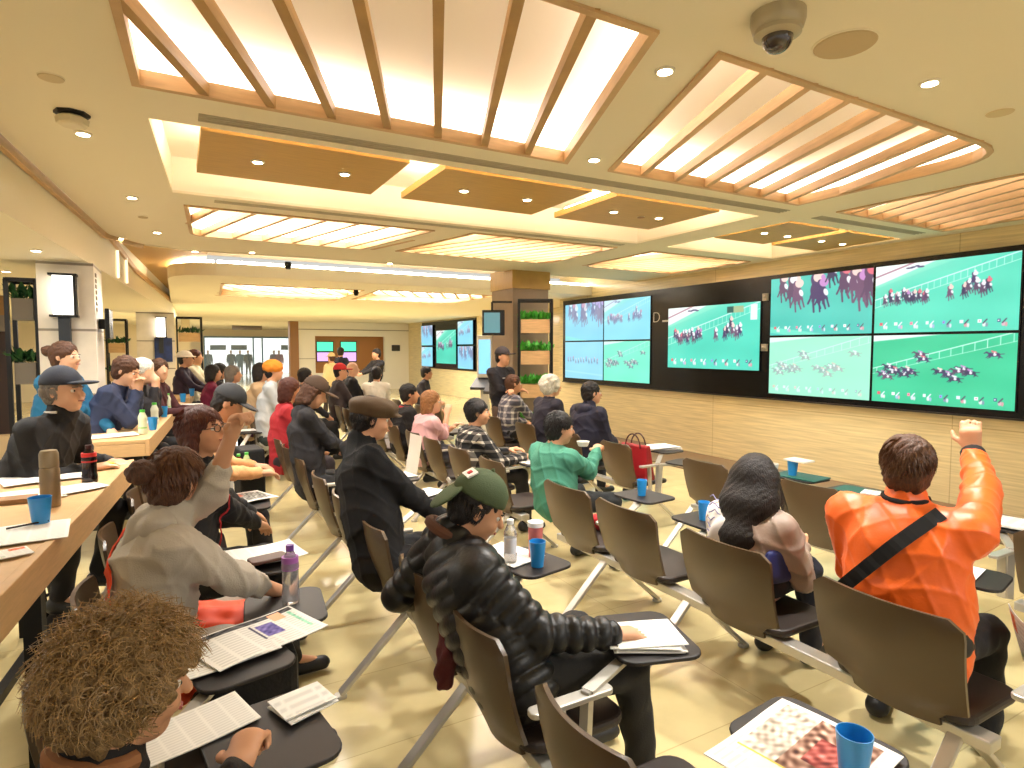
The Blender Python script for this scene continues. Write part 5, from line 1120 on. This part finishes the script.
def patch(J, name, c3, w, h, m, par, off=.003):
    # small flat rectangle lying on the head at local direction c3
    c = J['Q'](*c3); n = unit(c-J['Q'](0, -.02, .045)); r = unit(np.cross(n, J['M'][2])); u = np.cross(r, n); b = J['base']; mb = MB(); c = c+n*off
    vs = [c+r*a*w/2+u*d*h/2+n*z for z in (-.004, .002) for a, d in ((-1, -1), (1, -1), (1, 1), (-1, 1))]
    return mb.add([tuple(v-b) for v in vs], [(3, 2, 1, 0), (4, 5, 6, 7), (0, 1, 5, 4), (1, 2, 6, 5), (2, 3, 7, 6), (3, 0, 4, 7)]).build(name, m, par)
capo = [c for c in J['root'].children if c.name.startswith('cap')][0]
patch(J, 'cap_badge', (.022, -.092, .108), .060, .045, mat('badge_white', (232, 226, 218), .6), capo); patch(J, 'badge_mark', (.022, -.092, .108), .018, .018, mat('badge_red', (190, 40, 50), .6), capo, .006)
patch(J, 'cap_lettering', (.02, -.150, .050), .05, .012, mat('badge_white', (232, 226, 218), .6), capo, .004)
MB().tube([tuple(J['N']+J['M'][0]*.082*math.cos(t)-J['M'][1]*.085*math.sin(t)+J['up']*.045-bb) for t in [math.pi*(-.15+1.3*i/14) for i in range(15)]], .02, 8).build('collar', mat('collar_brown', (92, 56, 38), .85), J['root'], smooth=True)
# orange jacket
Hh = BX(908, 466, 2.50)
J = person('person in bright orange jacket with black cross-body strap, right arm raised', Hh, face=15, look=22, lookp=4, hip=(2.42, 1.22), res=.0085, top=(238, 96, 14), topmat=mat('orange_nylon', (238, 100, 16), .42, bump=.12, bscale=60, sheen=.1), hair='auburn', hairst='short', fat=1.2, shw=.215,
       wr=BX(972, 450, 2.95), wl='lap', pants=(22, 22, 26), handr=dict(d=(.0, .12, 1), n=(1, .3, .2), s=(0, 1, 0), curl=.75), fold=.0036, pole=(.6, -.8, -.25), collar=True, sleeve=.86)
O = J; up, Fs, Rt = J['up'], J['Fs'], J['Rt']
wrap_strap(J, 'shoulder_strap', (-.25, .10), (.13, np.linalg.norm(J['N']-J['P'])+.005), 26, .05, mat('black_webbing', (14, 13, 15), .8))
MB().tube([tuple(J['N']+J['M'][0]*.075*math.cos(t)-J['M'][1]*.078*math.sin(t)+J['up']*.038-J['base']) for t in [math.pi*(-.1+1.2*i/14) for i in range(15)]], .010, 8).build('collar', mat('black_knit', (20, 16, 16), .9), J['root'], smooth=True)
d_ = unit(J['WR']-J['ER']); MB().tube([tuple(J['ER']+d_*.205-J['base']), tuple(J['ER']+d_*.235-J['base'])], .045, 14).build('cuff', mat('black_knit', (20, 16, 16), .9), J['root'], smooth=True)
g = Vol(J['P']-.4, J['P']+.6, .010); sR = J['SR']; g.cap(sR-up*.12-Rt*.03, J['P']+Rt*.165+up*.04, .022, .040, .03, Fs, 2.2); g.mesh('side_panel', mat('black_nylon2', (16, 15, 17), .6), J['root'], J['base'], noise=.004)
o = empty('folded_newspaper', (2.80, 1.0, .42), 'crumpled folded newspaper hanging beside the orange jacket person\'s knee', 'newspaper', rz=.6)
print_grid(.2, .3, news_fn('ad'), 'sheet', o, (40, 50), .006, 21, None, (0, 0, .1)).rotation_euler = (1.35, 0, 0)
# long-haired woman
Hh = BX(757, 478, 2.52)
J = person('person with long straight dark hair in white and grey jacket, seen from behind', Hh, face=10, look=18, lookp=0, hip=(2.44, 1.98), res=.0085, top=(150, 128, 116), hair='dark', hairst='long', fat=1.0, shw=.165, pants=(24, 26, 40), fold=.005, wr='lap', wl='lap', knees=(.02, .02), topmat=mat('taupe_nylon', (158, 138, 124), .5, bump=.15, bscale=70))
up, Fs, Rt = J['up'], J['Fs'], J['Rt']
g = Vol(J['P']-.4, J['P']+.7, .009); g.cap(J['SL']+Rt*.06, J['C']-Rt*.07, .078, .128, .04); g.cap(J['SL'], J['EL'], .078, .066, .03); g.cap(J['C']-Rt*.07, J['P']-Rt*.08, .128, .13, .04)
wp = g.mesh('white_side', mat('white_nylon', (232, 224, 220), .5, bump=.12, bscale=70), J['root'], J['base'], noise=.004)
g = Vol(J['P']-.4, J['P']+.7, .009); g.cap(J['SR']-up*.12-Rt*.01, J['P']+Rt*.15+up*.05, .03, .045, .02, Fs, 4.0); g.mesh('navy_stripe', mat('navy_panel', (26, 36, 96), .6), J['root'], J['base'])
mb = MB(); rr = random.Random(3)
for i in range(7):
    y0 = .36-.035*i; mb.tube([tuple(J['P']+up*(y0+.012*math.sin(k*1.9+i))-Rt*(.07+.02*k)-Fs*(.135-.006*max(0, k-3)) - J['base']) for k in range(6)], .0035, 4)
mb.build('printed_script', mat('script_blue', (120, 120, 170), .7), J['root'])
# curly head bottom left
Hh = BZ(130, 684, 1.22)
J = person('person with big curly light brown hair in lower left corner, fist with ring', Hh, face=5, look=15, lookp=-12, hip=(-.22, 1.22), res=.008, top=(30, 24, 22), hair='curly', hairst='curly', fat=1.0, skin='m', wr=B(238, 768, .77), wl='lap', pants=(40, 36, 34), handr=dict(d=(.35, .9, .25), n=(.3, .2, -1), s=(-1, .3, .1), curl=1.2), collar=True, fold=.004, seat=.42)
_d = unit(np.array([.35, .9, .25])); _n = np.array([.3, .2, -1.]); _n = unit(_n-_d*(_n@_d)); _s = np.cross(_d, _n); _s = _s*(1 if _s@np.array([-1, .3, .1]) > 0 else -1)
_f = _d*math.cos(.96)+_n*math.sin(.96); hd = J['WR']+_d*.085-_s*.011+_f*.02; _u = np.cross(_f, _s)
MB().tube([tuple(hd-J['base']+(_s*math.cos(t)+_u*math.sin(t))*.0112) for t in [2*math.pi*i/14 for i in range(15)]], .0024, 5, cap=False).build('ring', mat('silver', (210, 210, 215), .2, metal=1), J['root'])
MB().tube([tuple(J['N']+J['M'][0]*.08*math.cos(t)-J['M'][1]*.08*math.sin(t)+J['up']*.03-J['base']) for t in [math.pi*(-.2+1.4*i/14) for i in range(15)]], .018, 8).build('scarf', mat('tan_scarf', (150, 100, 62), .9), J['root'], smooth=True)
# grey hoodie
Hh = BZ(179, 480, 2.3)
J = person('person in grey hoodie raising an arm, orange strap around the waist', Hh, face=10, look=35, lookp=-2, hip=(Hh.x-.12, Hh.y-.02), res=.0095, collar=True, top=(172, 162, 148), hair='brown', hairst='bun', fat=1.12, pants=(150, 140, 126), wr=(.36, 2.62, .66), wl=BZ(231, 436, 2.3), handl=dict(curl=1.1), fold=.006, skin='m', sleeve=.45, shoe=(40, 36, 34), topmat=mat('grey_fleece', (180, 170, 155), .95, bump=.3, bscale=200), pole=(-.2, -1, -.3), topname='hoodie')
up, Fs, Rt = J['up'], J['Fs'], J['Rt']; OR = mat('orange_fabric', (232, 70, 24), .6)
g = Vol(J['N']-.28, J['N']+.28, .010); g.cap(J['N']-Fs*.05-Rt*.07-up*.0, J['N']-Fs*.05+Rt*.07-up*.0, .062, .062, .03); g.cap(J['N']-Fs*.08-up*.02, J['N']-Fs*.12-up*.12, .065, .035, .03); g.mesh('hood', MC['grey_fleece'], J['root'], J['base'], noise=.004)
wrap_strap(J, 'orange_strap', (-.16, .44), (.24, .10), 20, .05, OR)
g = Vol(J['P']-.35, J['P']+.55, .012); g.cap(J['P']+J['Fw']*.16+up*.03, J['P']+J['Fw']*.36-up*.0, .085, .07, .03, Rt, 1.8); g.cap(J['P']+J['Fw']*.30+Rt*.18+up*.02, J['P']+J['Fw']*.05+Rt*.22-up*.16, .03, .03, .03); g.mesh('orange_lap_cover', OR, J['root'], J['base'], noise=.006)
MB().tube([tuple(J['Q'](x, y, -.075)-J['base']) for x, y in ((-.05, .06), (-.03, .095), (0, .108), (.03, .095), (.05, .06))], .018).build('face_mask', mat('mask_white', (235, 235, 235), .8), J['root'])
# glasses woman
Hh = BZ(203, 430, 3.0)
J = person('person with short dark red-brown hair and glasses in black, reading a newspaper', Hh, face=0, look=-38, lookp=8, hip=(Hh.x-.1, Hh.y-.02), res=.0095, top=(22, 20, 22), hair='red', hairst='bob', glasses=True, pants=(26, 24, 24), wr=(.36, 3.62, .70), wl=(.36, 3.9, .69), skin='m', handr=dict(curl=.3), handl=dict(curl=.3))
wrap_strap(J, 'red_lanyard', (.10, .46), (.02, .12), 16, .02, mat('lanyard_red', (180, 30, 34), .6), True)
# peach jacket
Hh = BZ(229, 404, 4.2)
J = person('person in peach jacket and dark cap bending forward behind the glasses person', Hh, face=0, look=-15, lookp=-30, hip=(Hh.x-.25, Hh.y-.02), res=.012, top=(232, 172, 116), hair='dark', hat='cap', hatc=(44, 44, 46), wr='table', wl='table', pants=(30, 28, 30))
# ---- middle row
Hh = BX(372, 418, .95)
J = person('person in black coat and brown flat cap sitting with folded arms', Hh, face=2, look=-8, lookp=-10, hip=(.92, 3.10), res=.0095, top=(10, 9, 11), topmat=mat('black_wool', (12, 11, 13), .95, bump=.3, bscale=250), hair='dark', hat='flat', hatc=(82, 62, 38), wr=(1.30, 3.02, .72), wl=(1.32, 3.3, .70), pants=(16, 15, 17), fat=1.12, collar=True, skin='m', knees=(.05, .1))
Hh = BX(315, 393, 1.0); person('person in black jacket and brown cap beside the red-haired one, looking down', Hh, face=0, look=-12, lookp=-28, hip=(.95, 5.15), res=.013, top=(26, 24, 28), hair='brown', hat='cap', hatc=(70, 50, 34), wr='hold', wl='cross', pants=(24, 22, 24), hairst='bob')
Hh = BX(291, 390, 1.0); person('person with red-brown hair and red top on the aisle side', Hh, face=0, look=-5, lookp=-5, hip=(.9, 6.38), res=.013, top=(165, 30, 40), hair='red', hairst='bob', wr='lap', wl='lap', pants=(40, 30, 34))
Hh = BX(274, 371, 1.05); person('person in pale grey top with orange headwrap on the aisle', Hh, face=-10, look=-10, hip=(.95, 8.05), res=.016, top=(190, 196, 200), hair='dark', hat='turban', hatc=(232, 140, 40), pants=(44, 52, 50), wr='lap', wl='lap')
Hh = BX(262, 372, 1.0); person('person in beige top with dark hair behind the orange headwrap', Hh, face=-10, look=-10, hip=(.85, 9.0), res=.016, top=(212, 180, 140), hair='dark', hairst='bob', pants=(90, 60, 90), wr='lap', wl='lap')
# ---- row facing the screens
Hh = BX(560, 428, 2.50)
J = person('person in teal green sweatshirt eating with both hands, seen from behind', Hh, face=8, look=-12, lookp=-6, hip=(2.42, 3.68), res=.0095, top=(62, 124, 104), topmat=mat('teal_fleece', (64, 128, 106), .9, bump=.25, bscale=200), hair='black', hairst='short', wr=BX(596, 452, 2.86), wl=BX(580, 462, 2.90), pants=(30, 32, 34), fat=1.08, topname='sweatshirt', handr=dict(curl=.9), handl=dict(curl=.9), lean=.1, shw=.19, fold=.005, scale=.95)
p = BX(583, 446, 2.90); tag(MB().lathe([(.04, 0), (.055, .04), (.052, .04), (.036, .004), (.001, .004)], 16).build('food_tray', PAPER, loc=tuple(p)), 'small white food bowl held by the teal sweatshirt person', 'bowl')
Hh = BX(478, 412, 2.40)
J = person('person in black and white plaid shirt with short black hair', Hh, face=-5, look=-25, hip=(2.32, 4.92), res=.0095, topmat=plaid_mat('plaid_black', (18, 17, 20), (90, 84, 78), (205, 196, 180), 13), hair='black', hairst='short', wr=(2.74, 4.68, .70), wl=(2.72, 4.95, .72), pants=(30, 28, 30), fat=1.06, shw=.19, topname='shirt')
Hh = BX(432, 402, 2.40)
J = person('person in pink shirt with light brown shoulder-length hair, hand near chin', Hh, face=0, look=-25, hip=(2.28, 6.08), res=.011, top=(226, 176, 180), hair='light', hairst='bob', wr=BX(447, 414, 2.62), wl='hold', pants=(60, 60, 70), skin='l', sleeve=.4, topname='shirt')
Hh = BX(410, 394, 2.42); J = person('person in black jacket with red collar beyond the pink shirt', Hh, face=0, look=-20, hip=(2.3, 6.84), res=.013, top=(22, 20, 24), hair='black', hairst='short', wr='lap', wl='lap', pants=(30, 28, 30))
MB().tube([tuple(J['N']+J['M'][0]*.085*math.cos(t)-J['M'][1]*.085*math.sin(t)+J['up']*.0-J['base']) for t in [math.pi*(-.1+1.2*i/14) for i in range(15)]], .018, 6).build('collar', mat('red_collar', (190, 30, 40), .7), J['root'])
print_grid(.26, .42, news_fn('plain'), 'towel', None, (20, 24), .006, 33, mat('white_towel', (232, 224, 214), .95, bump=.3, bscale=120), (2.08, 5.78, .60), 0, 'white patterned cloth hanging over the seat of the pink shirt person', 'cloth').rotation_euler = (1.45, 0, -1.5)
# ---- row nearest the screens
Hh = BX(592, 393, 3.93); J = person('person in navy hooded jacket close to the wood wall, seen from behind', Hh, face=5, look=-15, hip=(3.85, 5.28), res=.011, top=(28, 26, 46), hair='dark', hairst='short', wr='lap', wl='lap', pants=(30, 30, 36), fat=1.15, shw=.20, collar=True)
g = Vol(J['N']-.25, J['N']+.25, .011); g.cap(J['N']-J['Fs']*.07-J['Rt']*.07-J['up']*.02, J['N']-J['Fs']*.07+J['Rt']*.07-J['up']*.02, .06, .06, .03); g.cap(J['N']-J['Fs']*.09-J['up']*.02, J['N']-J['Fs']*.12-J['up']*.11, .06, .03, .03); g.mesh('hood', E_((28, 26, 46)), J['root'], J['base'])
Hh = BX(552, 386, 3.92); person('person with white hair in dark blue jacket beside the navy hood', Hh, face=5, look=-20, hip=(3.85, 6.15), res=.011, top=(44, 42, 58), hair='white', hairst='fluffy', wr='lap', wl='lap', pants=(30, 30, 36), skin='l')
Hh = BX(514, 384, 3.92); person('person in grey and white plaid shirt near the plant rack', Hh, face=0, look=-15, hip=(3.86, 7.05), res=.011, topmat=plaid_mat('plaid_grey', (84, 84, 98), (150, 146, 150), (212, 208, 204), 12), hair='brown', hairst='short', wr='knee', wl='lap', pants=(34, 32, 36), topname='shirt')
Hh = BZ(427, 373, 11.5); person('person in dark jacket sitting by the second wood wall', Hh, face=-30, look=-40, hip=(Hh.x-.1, Hh.y+.05), res=.015, top=(50, 48, 56), hair='black', hairst='short', wr='lap', wl='lap', pants=(150, 130, 100))
Hh = BZ(503, 357, 8.2); J = person('person standing guard with arms crossed, dark cap and black jacket with white print', Hh, face=-75, look=-60, sit=False, hip=(Hh.x, Hh.y), res=.012, top=(24, 22, 30), hair='dark', hat='cap', hatc=(54, 46, 48), wr='cross', wl='cross', pants=(96, 78, 66), lean=0, topname='sweatshirt', scale=.94)
c = J['C']+J['Fs']*.145; mb = MB()
for k, (x, z) in enumerate(((-.06, .02), (.0, .0), (.05, .03), (.0, -.03))): mb.bar(tuple(c+J['Rt']*(x-.03)+J['up']*z-J['base']), tuple(c+J['Rt']*(x+.03)+J['up']*z-J['base']), .02, .01, up=(0, 0, 1))
mb.build('white_print', mat('print_white', (225, 215, 205), .7), J['root'])
# ---- centre background
def far(label, px, py, dep, **k):
    h = BZ(px, py, dep); k.setdefault('res', .018); k.setdefault('hip', (h.x-.05, h.y)); k.setdefault('wr', 'lap'); k.setdefault('wl', 'lap'); return person(label, h, **k)
far('person in grey leather jacket and red cap in the middle of the hall', 341, 372, 9.6, hat='cap', hatc=(190, 40, 44), top=(58, 48, 50), face=0, look=-15)
far('bald person in black jacket beyond the red cap', 353, 369, 10.3, hair='bald', hairst='none', top=(20, 20, 26), face=0, skin='l', look=-20)
far('person in white shirt with dark strap facing away, mid hall', 377, 374, 10.2, top=(238, 232, 222), hair='dark', face=60, topname='shirt')
far('standing person in dark suit before the niche screens', 341, 352, 15.5, sit=False, top=(28, 30, 48), face=40, look=60, wr='side', wl='side', hair='dark', pants=(26, 28, 40), scale=.98)
far('standing person in cream coat next to the dark suit', 331, 358, 15.2, sit=False, top=(226, 204, 150), face=120, wr='side', wl='side', hair='brown', pants=(60, 50, 40), scale=.92, hat='cap', hatc=(226, 200, 150))
far('standing person in black against the wood niche', 376, 354, 13.8, sit=False, top=(22, 20, 24), face=200, wr='hold', wl='hold', hair='dark', pants=(24, 22, 26), scale=.96)
far('seated person in dark top behind the red-haired one', 306, 376, 9.0, top=(40, 36, 40), hair='dark', face=0)
# ---- left aisle
far('seated person in maroon coat at left aisle', 234, 374, 8.6, top=(92, 26, 44), hair='grey', face=0, res=.015, hairst='bob', look=-20)
far('seated person in black, left of the maroon coat', 221, 371, 9.4, top=(30, 24, 30), hair='black', hairst='bob', face=0, res=.015)
far('seated person with magenta collar, leftmost of three on left aisle', 214, 373, 8.9, top=(120, 24, 60), hair='dark', hairst='bob', face=0, res=.016)
HS = .66
Hh = BZ(64, 391, 3.45); J = person('person in black jacket and dark navy cap in profile at the left desk', Hh, face=-28, look=-31, lookp=2, hip=(Hh.x-.22, Hh.y+.03), seat=HS, res=.0095, top=(16, 14, 16), hair='grey', hat='cap', hatc=(38, 42, 54), wr=(Hh.x+.12, Hh.y-.1, .99), wl=(Hh.x+.2, Hh.y+.1, .99), pants=(24, 22, 24), skin='l', fat=1.12, collar=True, lean=.2)
MB().tube([tuple(J['N']+J['M'][0]*.080*math.cos(t)-J['M'][1]*.08*math.sin(t)+J['up']*.042-J['base']) for t in [math.pi*(-.1+1.2*i/14) for i in range(15)]], .008, 6).build('collar', mat('white_collar', (215, 205, 190), .7), J['root'])
Hh = BZ(66, 357, 4.9); J = person('person in teal blue jacket with brown bun, arm stretched onto the desk', Hh, face=-28, look=-31, hip=(Hh.x-.15, Hh.y), seat=HS, res=.011, top=(16, 92, 128), hair='brown', hairst='bun', wr=dk(112, 428, 1.0)+Vector((0, 0, .02)), wl='table', pants=(30, 30, 40), skin='l')
Hh = BZ(127, 371, 5.2); J = person('person in navy jacket with hands raised to the face at second desk', Hh, face=-15, look=-28, lookp=-18, hip=(Hh.x-.28, Hh.y+.02), seat=HS, res=.0105, top=(44, 54, 84), hair='brown', hairst='short', wr='chin', wl='chin', pants=(40, 40, 50), skin='l', fat=1.12, shw=.19)
Hh = BZ(144, 371, 5.9); person('person with white hair beside the navy jacket, hands together', Hh, face=-15, look=-28, lookp=-8, hip=(Hh.x-.2, Hh.y), seat=HS, res=.013, top=(30, 28, 34), hair='white', hairst='short', wr='chin', wl='chin', pants=(30, 30, 34), skin='l')
Hh = BZ(160, 370, 6.6); person('person in black and dark red coat with fair hair at second desk', Hh, face=-15, look=-60, hip=(Hh.x-.1, Hh.y), seat=HS, res=.013, top=(64, 20, 26), hair='auburn', hairst='short', wr='table', wl='table', pants=(30, 30, 34), skin='l')
far('person in white hat and dark coat at the farthest desk', 186, 359, 9.4, seat=HS, hat='brim', hatc=(235, 225, 210), top=(40, 24, 44), face=-15, wr='table', wl='table', res=.015)
far('person in cream top with orange-brown hair at the farthest desk', 196, 357, 9.9, seat=HS, top=(212, 206, 180), hair='red', hairst='short', face=-15, wr='table', wl='table', res=.015)
far('person at far left edge mostly hidden, holding a violet card', -4, 412, 4.6, seat=HS, top=(90, 50, 60), face=-20, res=.015) if 0 else None
# passers-by beyond the glass
for px, lb, c in ((208, 'standing passer-by in grey outside the glass front, leftmost', (90, 110, 130)), (231, 'passer-by in blue-grey outside the glass, second from left', (80, 96, 120)), (240, 'passer-by in light blue outside the glass', (90, 130, 160)), (248, 'passer-by in black walking toward the glass front', (34, 36, 50)), (274, 'passer-by in purple outside the right glass pane', (110, 60, 120)), (279, 'passer-by in dark pink outside the right glass pane', (160, 60, 100))):
    h = BZ(px, 355.5, 37.5); person(lb, (h.x, h.y, 1.5), face=-100, sit=False, hip=(h.x, h.y), res=.035, top=c, pants=c, wr='side', wl='side', scale=.92, hairst='none', hair='dark')

# ---- soft things left on the seats
def blob(name, label, cat, caps, m, origin, noise=.006, h=.01):
    lo = np.min([np.minimum(V3(a), V3(b)) for a, b, *_ in caps], 0)-.2; hi = np.max([np.maximum(V3(a), V3(b)) for a, b, *_ in caps], 0)+.2; g = Vol(lo, hi, h)
    for a, b, ra, rb in caps: g.cap(a, b, ra, rb, .03)
    o = g.mesh(name, m, None, origin, noise=noise, nfreq=45); o.location = origin; return tag(o, label, cat)
blob('draped_coat', 'dark red coat hanging between two seats behind the black puffer jacket', 'coat', [((.98, 1.95, .50), (.86, 1.98, .66), .07, .05), ((.84, 1.99, .66), (.82, 1.98, .46), .035, .03), ((.82, 1.93, .6), (.83, 2.02, .46), .03, .03)], mat('maroon_cloth', (84, 20, 26), .8, bump=.3), (.9, 1.97, 0))
blob('paper_bag', 'crumpled white paper bag on the empty seat left of the long-haired woman', 'bag', [((2.46, 2.27, .50), (2.46, 2.30, .58), .065, .06), ((2.46, 2.25, .60), (2.44, 2.33, .64), .05, .045)], mat('white_paper_bag', (232, 226, 216), .8, bump=.4), (2.46, 2.28, .44))
blob('red_pouch', 'small red pouch on seat beside the teal sweatshirt person', 'pouch', [((2.50, 3.22, .49), (2.50, 3.34, .49), .05, .045)], mat('red_pouch', (170, 26, 34), .5), (2.5, 3.28, .44))
blob('dark_gloves', 'brown leather bag next to the red pouch on the seat', 'bag', [((2.55, 3.05, .48), (2.62, 3.12, .48), .05, .04)], mat('brown_leather', (74, 58, 40), .5), (2.6, 3.08, .44))
